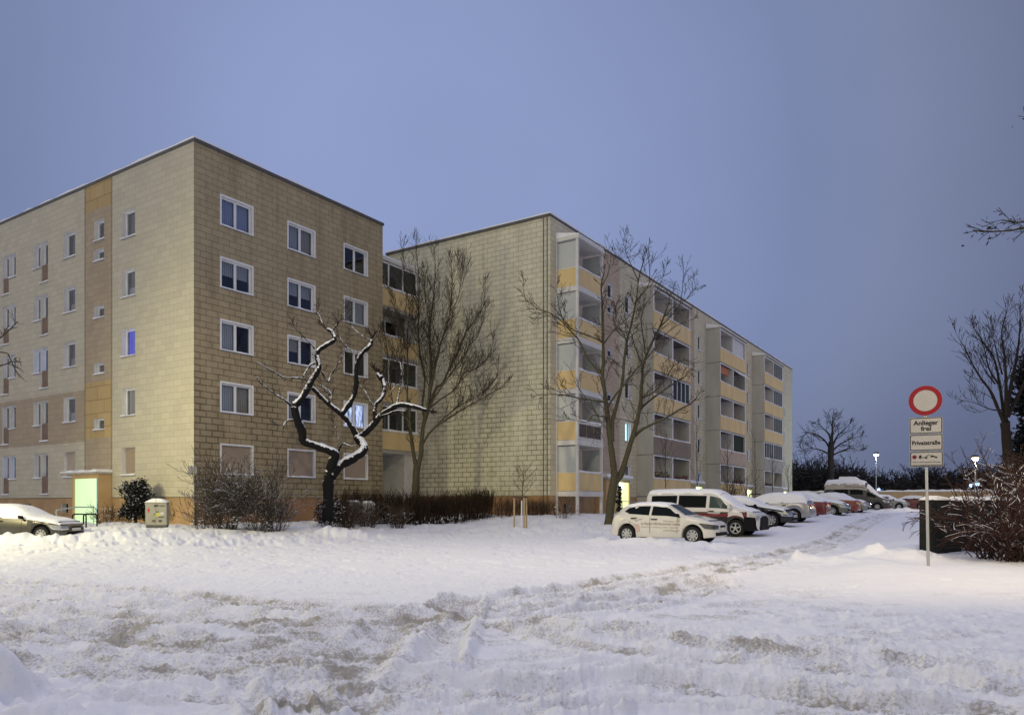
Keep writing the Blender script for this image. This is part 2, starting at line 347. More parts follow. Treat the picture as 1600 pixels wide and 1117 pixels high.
def build_ground():
    # rings grow with distance from the point where the view starts, so the near slush is finely meshed
    rr = [0.6]
    while rr[-1] < 1600:
        r = rr[-1]; g = 1.05 if r < 4 else (1.0062 if r < 22 else (1.011 if r < 60 else (1.03 if r < 120 else 1.12)))
        rr.append(r*g)
    rr = np.array(rr)
    a = np.concatenate([np.arange(-180,-46,4.0), np.arange(-44,44,.085), np.arange(46,180,4.0)])
    A = np.radians(a); RR, AA = np.meshgrid(rr, A, indexing='ij')
    X = RR*np.sin(AA); Y = RR*np.cos(AA); nr_, na = X.shape
    x = X.ravel(); y = Y.ravel(); z = ground(x, y); dirt = np.zeros_like(z)
    near = np.hypot(x, y) < 75
    t, v = local(x, y)
    # soft drifts everywhere, stronger on the untrodden lawn
    bd = np.minimum(rdist(t, v, -15.8, -3.9, 8.7, 45), rdist(t, v, 0, 56.6, 0, 12))
    lawn = (1-sstep(6, 11, bd))
    dr = .07*fbm(x*.5, y*.5, 3, 5) + .045*fbm(x*1.7, y*1.7, 3, 9)
    foot = fbm(x*2.6, y*2.0, 3, 21)
    z += np.where(near, dr*(.45+.75*lawn), 0)
    z -= np.where(near, .08*sstep(.05, .20, foot)*(.10+.35*sstep(15,18,y)+.65*lawn*sstep(18,22,y))*(1-.7*sstep(6,10,x)), 0)
    # the trodden, driven-over area is rougher
    rough = sstep(3.5, 5.5, y)*(1-sstep(15, 20, y + .25*x))
    z += np.where(near, rough*(.020*fbm(x*4, y*4, 3, 31) + (.012+.035*np.clip(fbm(x*.6, y*1.5, 3, 33), 0, 1))*fbm(x*15, y*15, 3, 37)), 0)
    zr0 = z.copy()
    cut = np.zeros_like(z); berm = np.zeros_like(z)
    rt = random.Random(17); trk = []
    for k, (pl, wd, dp, di) in enumerate(TRACKS):
        P = [(at(px, 1.47*FPX/(py-HY)), 1.47*FPX/(py-HY)) for px, py in pl]; trk.append((P, wd, dp*1.45, di))
        if k < 7 or k in (11, 12):      # thinner wheel lines running beside the main ruts
            for q in range(5 if k < 6 else 3):
                o = rt.uniform(-1.0, 1.0); o2 = o+rt.uniform(-.3, .3); n_ = len(P)
                trk.append(([(P[i][0]+rt.uniform(-.1,.1), P[i][1]+o+(o2-o)*i/n_) for i in range(n_)], rt.uniform(.07,.12), rt.uniform(.035,.075), rt.uniform(.4,1.0)))
    for P, wd, dp, di in trk:
        # resample with a smooth curve
        Q = []
        for i in range(len(P)-1):
            p0 = P[max(i-1,0)]; p1 = P[i]; p2 = P[i+1]; p3 = P[min(i+2,len(P)-1)]
            for k in range(6):
                s = k/6; Q.append(tuple(.5*((2*p1[c])+(-p0[c]+p2[c])*s+(2*p0[c]-5*p1[c]+4*p2[c]-p3[c])*s*s+(-p0[c]+3*p1[c]-3*p2[c]+p3[c])*s**3) for c in (0,1)))
        Q.append(P[-1]); Q = np.array(Q); mg = wd*4.2
        box = near & (x > Q[:,0].min()-mg) & (x < Q[:,0].max()+mg) & (y > Q[:,1].min()-mg) & (y < Q[:,1].max()+mg)
        ii = np.nonzero(box)[0]; bx = x[ii]; by = y[ii]; dm = np.full(len(ii), 9.0)
        for j in range(len(Q)-1):
            ax_, ay = Q[j]; ex, ey = Q[j+1]-Q[j]; L2 = ex*ex+ey*ey+1e-9
            m = (bx > min(ax_, ax_+ex)-mg) & (bx < max(ax_, ax_+ex)+mg) & (by > min(ay, ay+ey)-mg) & (by < max(ay, ay+ey)+mg)
            k = np.nonzero(m)[0]
            if not len(k): continue
            s = np.clip(((bx[k]-ax_)*ex+(by[k]-ay)*ey)/L2, 0, 1)
            dm[k] = np.minimum(dm[k], np.hypot(bx[k]-ax_-s*ex, by[k]-ay-s*ey))
        wob = 1+.35*fbm(bx*1.3, by*1.3, 2, 41)
        q = dm/(wd*wob)
        cut[ii] = np.maximum(cut[ii], dp*np.exp(-q**4))
        berm[ii] = np.maximum(berm[ii], dp*.9*np.exp(-((q-1.65)/.5)**2)*(.45+1.1*np.clip(fbm(bx*2.6, by*2.6, 3, 51)+.4, 0, 1)))
        dirt[ii] = np.maximum(dirt[ii], di*np.exp(-(q/1.5)**2))
    lump = fbm(x*6.5, y*6.5, 3, 61); lump2 = np.abs(fbm(x*17, y*17, 3, 67))*2-.4
    churn = np.clip((cut+berm)/.05, 0, 1); clod = np.clip(fbm(x*8.5, y*8.5, 2, 63)-.10, 0, 1); clod2 = np.clip(fbm(x*19, y*19, 2, 64)-.08, 0, 1)
    z = z - cut + berm + churn*(.022*lump + .018*lump2 + .060*clod + .050*clod2)
    dn = fbm(x*1.1, y*1.1, 4, 71)+.5
    dirt = np.clip(dirt*(.35+1.1*np.clip(fbm(x*2.4, y*2.4, 3, 73)+.5, 0, 1)), 0, 1)
    # broad grey-brown slush where the tracks cross on the left, drawn out along the driving direction
    sl = fbm(x*.45+y*.1, y*2.6-x*.25, 5, 75)+.5
    env = np.exp(-(((x+3.2)/5.6)**2+((y-8.8)/3.1)**2)); env2 = np.exp(-(((y-10.5)/4.0)**2))*np.exp(-((x-2)/9)**2)
    spot = np.clip((fbm(x*1.5+y*.3, y*3.6-x*.5, 4, 83)-.10)*4.5, 0, 1); streak = np.clip((fbm(x*.6, y*7-x*1.0, 3, 85)+.05)*2.2, 0, 1)
    slush = env*(.10*np.clip((sl-.2)*2, 0, 1)+.34*spot+.34*streak*np.clip((sl-.25)*3, 0, 1)); slush2 = env2*(.07*np.clip((sl-.3)*2, 0, 1)+.26*spot)
    dirt = np.maximum(dirt*.58*(.62+.68*spot), np.maximum(slush, slush2))
    grain = np.clip(dirt*1.6, 0, 1)+.25*sstep(4, 6, y)*(1-sstep(12, 16, y))
    z += np.where(near, grain*(.010*fbm(x*13, y*13, 3, 77)+.045*np.clip(fbm(x*15, y*15, 2, 78)-.12, 0, 1)+.012*(np.abs(fbm(x*30, y*30, 2, 79))-.2)), 0)
    # banks and mounds: (x, y, rx, ry, height)
    for mx_, my_, rx, ry, hh in ((-3.95,5.5,.55,.38,.17),(-3.25,5.1,.45,.28,.10),
                                 (9.15,17.9,.85,.75,.36),(8.2,18.6,.6,.5,.2),(7.5,19.4,.6,.5,.16),(10.6,19.6,1.4,.5,.15),
                                 (-17.6,27.35,2.6,.5,.30),(-15.1,27.9,1.6,.5,.18),(-20.5,27.1,2.0,.6,.26),
                                 (4.6,26.75,1.5,.45,.24),(6.6,25.4,1.2,.4,.14),(5.6,26.0,1.2,.4,.18),(3.4,28.6,.8,.6,.2),
                                 (-7.2,31.6,1.7,.7,.26),(-9.6,33.2,1.4,.7,.2),(-3.2,38.1,1.5,.7,.1),
                                 (11.9,33.6,.7,.5,.12),(16.5,41.5,1.3,.7,.22),(18.6,44.5,1.1,.7,.2),(21,49,1.5,.9,.25),(25.5,57,1.6,1,.25),(34,66,1.6,1,.3)):
        q = ((x-mx_)/rx)**2+((y-my_)/ry)**2
        z += np.where(near & (q < 6), hh*np.exp(-q*1.2)*(1+.9*fbm(x*2.3, y*2.3, 3, 81)), 0)
    lp = ((x+3.85)/.95)**2+((y-5.4)/.65)**2
    z += np.where(near & (lp < 4), np.exp(-lp)*(.16*np.abs(fbm(x*3.4, y*3.4, 2, 91))*2+.55*np.clip(fbm(x*3.0, y*3.0, 2, 93)-.04, 0, 1)+.12*np.clip(fbm(x*11, y*11, 2, 94), 0, 1)), 0)
    # footprints wandering over the right-hand snow
    r2 = random.Random(3)
    for k in range(46):
        px = r2.uniform(1060, 1600); py = r2.choice([r2.uniform(905,960), r2.uniform(960,1000), r2.uniform(985,1050)])
        fy = 1.45*FPX/(py-HY); fx = at(px, fy); an = r2.uniform(-.6,.6); ca, sa = math.cos(an), math.sin(an)
        m = near & (np.abs(x-fx) < .6) & (np.abs(y-fy) < .6); ii = np.nonzero(m)[0]
        lx = (x[ii]-fx)*ca+(y[ii]-fy)*sa; ly = -(x[ii]-fx)*sa+(y[ii]-fy)*ca
        q = (lx/.17)**2+(ly/.09)**2; z[ii] += -.06*np.exp(-q*q)*r2.uniform(.5,1) + .02*np.exp(-((q-1.8)/.7)**2)
    nv = len(x); co = np.column_stack([x, y, z]).astype(np.float32)
    i = np.arange(nr_-1)[:,None]; j = np.arange(na)[None,:]; j2 = (j+1) % na
    f = np.stack([i*na+j, i*na+j2, (i+1)*na+j2, (i+1)*na+j], -1).reshape(-1, 4)[:, ::-1]
    cen = np.array([[0,0,z[:na].mean()]], np.float32); co = np.vstack([co, cen])
    tri = np.stack([np.full(na, nv), (np.arange(na)+1) % na, np.arange(na)], -1)[:, ::-1]
    me = bpy.data.meshes.new('snow_ground'); me.vertices.add(nv+1); me.vertices.foreach_set('co', co.ravel())
    nl = f.size+tri.size; me.loops.add(nl); me.loops.foreach_set('vertex_index', np.concatenate([f.ravel(), tri.ravel()]).astype(np.int32))
    npoly = len(f)+len(tri); me.polygons.add(npoly)
    ls = np.concatenate([np.arange(len(f))*4, f.size+np.arange(len(tri))*3]).astype(np.int32)
    me.polygons.foreach_set('loop_start', ls)
    me.polygons.foreach_set('use_smooth', [True]*npoly)
    at_ = me.attributes.new('dirt', 'FLOAT', 'POINT'); at_.data.foreach_set('value', np.append(dirt, 0).astype(np.float32))
    me.update(calc_edges=True); me.validate()
    m, t, b = newmat('trodden snow'); b.inputs['Roughness'].default_value = .7; b.inputs['Specular IOR Level'].default_value = .25
    an = N(t, 'ShaderNodeAttribute', attribute_name='dirt'); c = N(t, 'ShaderNodeTexCoord')
    n1 = N(t, 'ShaderNodeTexNoise'); n1.inputs['Scale'].default_value = 30; n1.inputs['Detail'].default_value = 8; n1.inputs['Roughness'].default_value = .7
    t.links.new(c.outputs['Object'], n1.inputs['Vector'])
    ad = N(t, 'ShaderNodeMath', operation='MULTIPLY_ADD'); ad.inputs[1].default_value = 2.6; ad.inputs[2].default_value = -1.3; t.links.new(n1.outputs[0], ad.inputs[0])
    d2 = N(t, 'ShaderNodeMath', operation='MULTIPLY'); d2.inputs[1].default_value = 1.25; t.links.new(an.outputs['Fac'], d2.inputs[0])
    su = N(t, 'ShaderNodeMath', operation='ADD'); t.links.new(ad.outputs[0], su.inputs[0]); t.links.new(d2.outputs[0], su.inputs[1])
    r0 = N(t, 'ShaderNodeMapRange', interpolation_type='SMOOTHSTEP'); r0.inputs[1].default_value = .10; r0.inputs[2].default_value = .85; t.links.new(su.outputs[0], r0.inputs[0])
    gt = N(t, 'ShaderNodeMapRange'); gt.inputs[1].default_value = .02; gt.inputs[2].default_value = .22; t.links.new(an.outputs['Fac'], gt.inputs[0])
    r = N(t, 'ShaderNodeMath', operation='MULTIPLY'); t.links.new(r0.outputs[0], r.inputs[0]); t.links.new(gt.outputs[0], r.inputs[1])
    mu = N(t, 'ShaderNodeMath', operation='MULTIPLY'); mu.inputs[1].default_value = .85; t.links.new(r.outputs[0], mu.inputs[0])
    mx = N(t, 'ShaderNodeMix', data_type='RGBA'); mx.inputs[6].default_value = (.84,.85,.875,1); mx.inputs[7].default_value = (.36,.325,.25,1)
    t.links.new(mu.outputs[0], mx.inputs[0]); t.links.new(mx.outputs[2], b.inputs['Base Color'])
    n2 = N(t, 'ShaderNodeTexNoise'); n2.inputs['Scale'].default_value = 48; n2.inputs['Detail'].default_value = 7; n2.inputs['Roughness'].default_value = .65
    t.links.new(c.outputs['Object'], n2.inputs['Vector'])
    bs = N(t, 'ShaderNodeMath', operation='MULTIPLY_ADD'); bs.inputs[1].default_value = .7; bs.inputs[2].default_value = .28; t.links.new(an.outputs['Fac'], bs.inputs[0])
    bp = N(t, 'ShaderNodeBump'); bp.inputs['Distance'].default_value = .03; t.links.new(bs.outputs[0], bp.inputs['Strength']); t.links.new(n2.outputs[0], bp.inputs['Height'])
    t.links.new(bp.outputs[0], b.inputs['Normal']); me.materials.append(m)
    o = bpy.data.objects.new('snow_ground', me); COL.objects.link(o)
    tag(o, 'deep snow with churned brownish tyre ruts and smooth drifts towards the buildings', 'snow', kind='structure')
build_ground()

# ---------------------------------------------------------------- buildings
class Face:
    def __init__(s, o, u, n): s.o = Vector(o); s.u = u; s.n = n
    def P(s, a, z, d=0): q = s.o+s.u*a+s.n*d; return (q.x, q.y, z)
def fbox(mb, F, a0, a1, z0, z1, d0, d1, m=0):
    mb.box8([F.P(a0,z0,d1),F.P(a1,z0,d1),F.P(a1,z0,d0),F.P(a0,z0,d0),F.P(a0,z1,d1),F.P(a1,z1,d1),F.P(a1,z1,d0),F.P(a0,z1,d0)], m)
def fquad(mb, F, a0, a1, z0, z1, d, m=0):
    mb.quad(F.P(a0,z0,d),F.P(a1,z0,d),F.P(a1,z1,d),F.P(a0,z1,d), m, [(a0,z0),(a1,z0),(a1,z1),(a0,z1)])
def facade(mb, F, W0, W1, z0, z1, opens, zones, base, rev, room, R=.2, room_d=1.3):
    """wall in metres with real openings; zones: (a0,a1,z0,z1,material)"""
    A = {W0, W1}; Z = {z0, z1}
    for o in opens: A |= {o[0], o[1]}; Z |= {o[2], o[3]}
    for q in zones: A |= {min(max(q[0],W0),W1), min(max(q[1],W0),W1)}; Z |= {min(max(q[2],z0),z1), min(max(q[3],z0),z1)}
    A = sorted(A); Z = sorted(Z)
    def hole(a, z): return any(o[0] < a < o[1] and o[2] < z < o[3] for o in opens)
    H = [[hole((A[i]+A[i+1])/2, (Z[k]+Z[k+1])/2) for k in range(len(Z)-1)] for i in range(len(A)-1)]
    for i in range(len(A)-1):
        k = 0
        while k < len(Z)-1:
            a, b = A[i], A[i+1]; ca = (a+b)/2; cz = (Z[k]+Z[k+1])/2
            if not H[i][k]:
                mi = base
                for q in zones:
                    if q[0] < ca < q[1] and q[2] < cz < q[3]: mi = q[4]
                fquad(mb, F, a, b, Z[k], Z[k+1], 0, mi)
            else:
                def nb(ii, kk): return 0 <= ii < len(A)-1 and 0 <= kk < len(Z)-1 and H[ii][kk]
                if not nb(i-1,k): mb.quad(F.P(a,Z[k],0),F.P(a,Z[k],-R),F.P(a,Z[k+1],-R),F.P(a,Z[k+1],0), rev)
                if not nb(i+1,k): mb.quad(F.P(b,Z[k],-R),F.P(b,Z[k],0),F.P(b,Z[k+1],0),F.P(b,Z[k+1],-R), rev)
                if not nb(i,k-1): mb.quad(F.P(a,Z[k],0),F.P(b,Z[k],0),F.P(b,Z[k],-R),F.P(a,Z[k],-R), rev)
                if not nb(i,k+1): mb.quad(F.P(a,Z[k+1],-R),F.P(b,Z[k+1],-R),F.P(b,Z[k+1],0),F.P(a,Z[k+1],0), rev)
            k += 1
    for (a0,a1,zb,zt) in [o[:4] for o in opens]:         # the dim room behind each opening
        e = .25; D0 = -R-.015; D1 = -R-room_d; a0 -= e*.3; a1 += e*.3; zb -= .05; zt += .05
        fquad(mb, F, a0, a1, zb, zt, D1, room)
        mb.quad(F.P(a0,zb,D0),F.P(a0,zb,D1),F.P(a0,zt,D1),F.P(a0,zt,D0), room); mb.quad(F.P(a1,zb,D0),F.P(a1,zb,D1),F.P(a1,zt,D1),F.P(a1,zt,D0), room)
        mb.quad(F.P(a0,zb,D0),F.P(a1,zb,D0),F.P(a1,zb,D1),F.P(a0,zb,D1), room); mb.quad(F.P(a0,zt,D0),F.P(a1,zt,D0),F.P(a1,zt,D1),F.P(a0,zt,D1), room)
CURT = {'lace': LACE, 'warm': LACE_W, 'blueish': LACE_B, 'blue': LITBLUE, 'sky': LITSKY, 'string': LITWHITE, 'cyan': LITCYAN, 'pink': LITPINK, 'shutter': BLIND, 'pale': BLIND_L, 'black': BLIND_D}
def window(parent, F, a0, a1, z0, z1, leaves=1, fill=None, R=.2, surround=0, sill=True, snow=1, d0=0, fw=.065, name='window'):
    """frame with its mullions; glass, sill and whatever hangs behind the glass are its sub-parts. fill: one entry per leaf"""
    mb = MB(); D0 = d0-R+.002; D1 = d0-R+.06; fm = fw
    fbox(mb, F, a0+.001, a0+fm, z0+.001, z1-.001, D0, D1); fbox(mb, F, a1-fm, a1-.001, z0+.001, z1-.001, D0, D1)
    fbox(mb, F, a0+fm, a1-fm, z0+.001, z0+fm+.02, D0, D1-.003); fbox(mb, F, a0+fm, a1-fm, z1-fm, z1-.001, D0, D1-.003)
    L = (a1-a0)/leaves
    for k in range(1, leaves): fbox(mb, F, a0+k*L-.065, a0+k*L+.065, z0+fm+.02, z1-fm, D0, D1-.001)
    if surround:
        s = surround; e = .016
        fbox(mb, F, a0-s, a0-.001, z0-.02, z1+s, d0-.02, d0+e); fbox(mb, F, a1+.001, a1+s, z0-.02, z1+s, d0-.02, d0+e)
        fbox(mb, F, a0-.001, a1+.001, z1+.001, z1+s, d0-.02, d0+e-.002)
    o = mb.build(name, WHITE, parent)
    closed = fill and fill[0] in ('shutter', 'pale') and len(set(fill)) == 1
    if closed:
        sh = MB(); fbox(sh, F, a0+.03, a1-.03, z0+.02, z1-.02, D1+.004, D1+.03); sh.build('shutter', CURT[fill[0]], o)
    else:
        g = MB(); fquad(g, F, a0+fm, a1-fm, z0+fm, z1-fm, D0+.03); g.build('pane', GLASS, o)
        for k in range(leaves):
            ft = fill[k % len(fill)] if fill else None
            if not ft or ft == 'dark': continue
            zt, zb = z1-.03, z0+.05; half = ft.startswith('half')
            if half: ft = ft[5:] or 'lace'; zb = z0+(z1-z0)*.5
            low = ft.startswith('low')
            if low: ft = ft[4:]; zt = z0+(z1-z0)*.42
            c = MB(); fquad(c, F, a0+k*L+.03, a0+(k+1)*L-.03, zb, zt, D0-.09-.012*k); c.build('curtain', CURT[ft], o)
    if sill:
        s = MB(); fbox(s, F, a0-.04, a1+.04, z0-.035, z0-.002, d0-R+.063, d0+.05, 0)
        if snow:
            n = max(2, int((a1-a0)/.3)); r = random.Random(int(a0*100+z0*37)); hs = [.03+.045*r.random() for _ in range(n+1)]
            for k in range(n):
                b0 = a0-.045+(a1-a0+.09)*k/n; b1 = a0-.045+(a1-a0+.09)*(k+1)/n; h0, h1 = hs[k]*snow, hs[k+1]*snow
                s.box8([F.P(b0,z0-.001,d0+.065),F.P(b1,z0-.001,d0+.065),F.P(b1,z0-.001,d0-R+.075),F.P(b0,z0-.001,d0-R+.075),
                        F.P(b0,z0+h0,d0+.045),F.P(b1,z0+h1,d0+.045),F.P(b1,z0+h1*1.2,d0-R+.075),F.P(b0,z0+h0*1.2,d0-R+.075)], 1)
        s.build('sill', [GREY, SNOW], o)
    return o
ROOF = 17.35
def roof_cap(parent, corners, z, over=.07):
    """flat roof sheet with a metal edge and the snow lying on it; corners counter-clockwise"""
    c = [Vector(p) for p in corners]; cen = sum(c, Vector((0,0)))/len(c)
    ex = [p+(p-cen).normalized()*over*1.3 for p in c]
    mb = MB(); n = len(c)
    mb.box8([(p.x,p.y,z-.11) for p in ex]+[(p.x,p.y,z+.03) for p in ex])
    o = mb.build('roof', METAL, parent)
    s = MB(); r = random.Random(5); inn = [p+(cen-p).normalized()*.05 for p in ex]
    # snow blanket with an uneven rim
    ring = []
    for i in range(n):
        a, b = inn[i], inn[(i+1) % n]; k = max(2, int((b-a).length/.7))
        ring += [(a+(b-a)*(j/k)) for j in range(k)]
    lo = [(p.x,p.y,z+.031) for p in ring]; hi = []
    for p in ring:
        q = p+(cen-p).normalized()*.05; hi.append((q.x,q.y,z+.07+.11*r.random()))
    for i in range(len(ring)):
        j = (i+1) % len(ring); s.quad(lo[i], lo[j], hi[j], hi[i]); s.poly([hi[i], hi[j], (cen.x,cen.y,z+.2)])
    s.build('roof_snow', SNOW, o, smooth=True, angle=50)
    return o
LEV = [4.15+2.8*k for k in range(5)]              # window heads, ground floor first

# ---- block A
bA = thing('apartment_building', 'five storey panel block at the left with cream street front and dark beige tiled gable', 'building', (A0.x, A0.y, 0.4))
INV = Matrix.Translation((-A0.x, -A0.y, -.4))
def fix(root):      # children were modelled in world space: keep them there under the moved root
    m = Matrix.Translation(-Vector(root.location))
    for ch in root.children: ch.matrix_parent_inverse = Matrix.Translation(-Vector(root.location))
FL = Face(A0, V, -U); FG = Face(A0, U, -V)
LA = 34.0
wins = []   # (face, a0,a1,z0,z1,leaves,fill,kw)
colfill = {0:['shutter'],1:['warm'],2:['blue'],3:['low lace'],4:['dark']}
for k in range(5):
    zt = LEV[k]; zb = zt-1.3
    wins.append((FL, 4.53, 5.63, zb, zt, 1, colfill[k], {}))
    wins.append((FL, 9.9, 11.05, zb, zt, 1, [['pale'],['low lace'],['low warm'],['low warm'],['dark']][k], {}))
    wins.append((FL, 13.47, 14.2, zb, zt, 1, [['pink'],['low lace'],['sky'],['dark'],['dark']][k], {}))
    wins.append((FL, 16.2, 16.97, zb, zt, 1, [['sky'],['dark'],['low lace'],['warm'],['dark']][k], {}))
    wins.append((FL, 12.65, 13.44, zb-.85, zt, 1, [['pink'],['dark'],['sky'],['dark'],['warm']][k], {'door': 1}))
    wins.append((FL, 17.0, 17.8, zb-.85, zt, 1, [['sky'],['dark'],['warm'],['dark'],['dark']][k], {'door': 1}))
for zb, zt in ((14.4,15.4),(13.4,13.97),(10.6,11.2),(7.85,8.4),(5.12,5.68)):
    wins.append((FL, 7.2, 8.1, zb, zt, 1, [None], {}))
gf = [[['shutter']*2]*3,
      [['lace','warm'],['warm','dark'],['string','string']],
      [['lace','dark'],['half warm','dark'],['dark','dark']],
      [['half lace','half lace'],['half lace','half lace'],['warm','lace']],
      [['blueish','blueish'],['lace','warm'],['dark','half dark']]]
for k in range(5):
    for j, (a0, a1) in enumerate(((1.38,3.03),(5.17,6.83),(8.94,10.63))):
        f = [x.replace('half dark','dark') for x in gf[k][j]]
        wins.append((FG, a0, a1, LEV[k]-1.32, LEV[k], 2, f, {'surround': .075}))
opL = [w_[1:5] for w_ in wins if w_[0] is FL]; opG = [w_[1:5] for w_ in wins if w_[0] is FG]
cel = [(2.3,2.9,1.05,1.5),(10.6,11.3,1.05,1.5),(14.5,15.2,1.05,1.5)]
mb = MB()
zL = [(0,LA,-.6,1.8,1),(6.5,8.95,1.8,18,2),(8.95,LA,4.6,7.2,2),(6.5,8.95,15.95,18,3),(6.5,8.95,4.72,7.5,3)]
facade(mb, FL, 0, LA, -.6, ROOF-.08, opL+cel, zL, 0, 4, 5, R=.27)
mb.build('front_wall', [FACE_A, PLINTH, BEIGE, YPANEL, REVEAL, ROOM], bA)
mb = MB(); cg = [(3.6,4.5,1.0,1.42),(7.6,8.5,1.0,1.42)]
facade(mb, FG, 0, 11.89, -.6, ROOF-.08, opG+cg, [(0,12,-.6,1.8,1)], 0, 2, 3)
mb.build('gable_wall', [GABLE_A, PLINTH_D, REVEAL, ROOM], bA)
mb = MB(); e = .035                                   # panel seams and corner trim
fbox(mb, FL, 6.48, 6.52, 1.8, ROOF-.1, .001, .012); fbox(mb, FL, 8.93, 8.97, 1.8, ROOF-.1, .001, .012)
fbox(mb, FL, .002, LA, 1.78, 1.82, .001, .02); fbox(mb, FG, .002, 11.88, 1.78, 1.82, .001, .02)
mb.build('seam_strip', mat('seam strip', (.20,.17,.12), .8), bA)
mb = MB(); bk = A0+U*11.89; fr = A0+V*LA; fk = fr+U*11.89
mb.quad((fr.x,fr.y,-.6),(fk.x,fk.y,-.6),(fk.x,fk.y,ROOF-.08),(fr.x,fr.y,ROOF-.08)); mb.quad((bk.x,bk.y,-.6),(fk.x,fk.y,-.6),(fk.x,fk.y,ROOF-.08),(bk.x,bk.y,ROOF-.08))
mb.build('rear_wall', GABLE_B, bA)
for F, a0, a1, zb, zt, lv, fl, kw in wins:
    dr = kw.pop('door', 0)
    o = window(bA, F, a0, a1, zb, zt, lv, fl, name='balcony_door' if dr else 'window', R=.27 if F is FL else .2, **kw)
    if dr:                                            # low railing panel across the full-height window
        p = MB(); fbox(p, F, a0+.03, a1-.03, zb+.08, zb+.95, -.10, -.07); p.build('railing_panel', mat('brown railing panel', (.20,.14,.10), .6) if 'brown railing panel' not in bpy.data.materials else bpy.data.materials['brown railing panel'], o)
roof_cap(bA, [A0, A0+U*11.89, A0+U*11.89+V*LA, A0+V*LA], ROOF)
# entrance porch, lit from inside
mb = MB(); fbox(mb, FL, 6.5, 6.62, .3, 2.93, .003, .67); fbox(mb, FL, 8.72, 8.85, .3, 2.93, .003, .67); fbox(mb, FL, 6.62, 8.72, 2.72, 2.93, .003, .668)
po = mb.build('entrance_porch', mat('porch render', (.52,.36,.19), .9, .12, 1.5), bA)
mb = MB(); fbox(mb, FL, 6.44, 9.75, 2.932, 3.02, .003, .80, 0)
n = 11
for k in range(n):
    b0 = 6.43+3.33*k/n; b1 = 6.43+3.33*(k+1)/n; h0 = .07+.05*math.sin(k*1.7); h1 = .07+.05*math.sin((k+1)*1.7)
    mb.box8([FL.P(b0,3.021,.82),FL.P(b1,3.021,.82),FL.P(b1,3.021,.004),FL.P(b0,3.021,.004),FL.P(b0,3.03+h0,.78),FL.P(b1,3.03+h1,.78),FL.P(b1,3.06+h1,.004),FL.P(b0,3.06+h0,.004)], 1)
mb.build('canopy', [CONCRETE_D, SNOW], po)
mb = MB(); fquad(mb, FL, 6.78, 8.72, .3, 2.72, .60); mb.build('lit_glazing', ENTRY, po)
mb = MB(); fquad(mb, FL, 6.62, 6.78, .3, 2.72, .602); mb.build('lit_side_light', ENTRY_C, po)
fix(bA)

# ---- block B
bB = thing('apartment_building', 'long five storey panel block with yellow balcony towers and a bare greenish gable', 'building', (B0.x, B0.y, 0.8))
GB = Face(B0, V, -U); FB = Face(B0, U, -V); LB = 56.6
mb = MB(); facade(mb, GB, 0, 12, -.4, ROOF-.08, [], [(0,12,-.4,1.95,1)], 0, 0, 0)
mb.build('gable_wall', [GABLE_B, PLINTH_D], bB)
fills = ['lace','warm','dark','half lace','dark','blueish']
winB = []; r = random.Random(11)
for s in range(4):
    o = 14.1*s
    for zb, zt in ((14.4,15.4),(13.45,14.0),(10.7,11.25),(7.9,8.45),(5.1,5.65)):
        winB.append((7.15+o, 7.95+o, zb, zt, 1, ['cyan'] if (s == 0 and zt < 5) else [None], {}))
    for k in range(5):
        lit = {(0,1):'cyan',(1,0):'sky',(2,1):'sky'}.get((s,k))
        winB.append((9.75+o, 10.65+o, LEV[k]-.1-1.25, LEV[k]-.1, 1, [lit or r.choice(fills)], {}))
towers = [(.57,3.62,1.4), (11.62,18.68,1.2), (25.8,33.1,1.2), (39.6,46.9,1.2)]
FLOOR = [2.2+2.8*k for k in range(5)]
inner = []
for i, (t0, t1, d) in enumerate(towers):
    nb = 1 if i == 0 else 2; bw = (t1-t0)/nb
    for k in range(5):
        for b_ in range(nb):
            a0 = t0+b_*bw+(.35 if nb == 1 else 1.15); a1 = t0+(b_+1)*bw-.45
            inner.append((a0, a1, FLOOR[k]+.12, FLOOR[k]+2.32, 2, [r.choice(['lace','warm','lace','dark']), r.choice(['warm','lace','half warm'])], i, k))
ops = [q[:4] for q in winB]+[q[:4] for q in inner]+[(1.5,2.1,1.0,1.5)]
zB = [(0,LB,-.4,1.96,1)]
for s in range(4): zB.append((6.4-(2.7 if s == 0 else 1.6)+14.1*s, 8.88+14.1*s, 1.96, 18, 2))
for (t0, t1, d) in towers: zB.append((t0, t1, 1.96, 16.2, 5))
mb = MB(); facade(mb, FB, 0, LB, -.4, ROOF-.08, ops, zB, 0, 3, 4)
mb.build('front_wall', [FACE_B, PLINTH, BEIGE_B, REVEAL, ROOM, INNER], bB)
mb = MB(); e0 = B0+U*LB; e1 = e0+V*12; b1 = B0+V*12
mb.quad((e0.x,e0.y,-.4),(e1.x,e1.y,-.4),(e1.x,e1.y,ROOF-.08),(e0.x,e0.y,ROOF-.08)); mb.quad((b1.x,b1.y,-.4),(e1.x,e1.y,-.4),(e1.x,e1.y,ROOF-.08),(b1.x,b1.y,ROOF-.08))
mb.build('rear_wall', GABLE_B, bB)
for a0, a1, zb, zt, lv, fl, kw in winB: window(bB, FB, a0, a1, zb, zt, lv, fl, **kw)
for a0, a1, zb, zt, lv, fl, i, k in inner:
    window(bB, FB, a0, a1, zb, zt, lv, fl, sill=False, name='balcony_door')
roof_cap(bB, [B0, B0+U*LB, B0+U*LB+V*12, B0+V*12], ROOF)
mb = MB()
for dx in (.18, .42):
    mb.tube([GB.P(dx, .6, .05), GB.P(dx, ROOF-.15, .05)], .022, 6)
mb.build('lightning_conductor', METAL, bB)
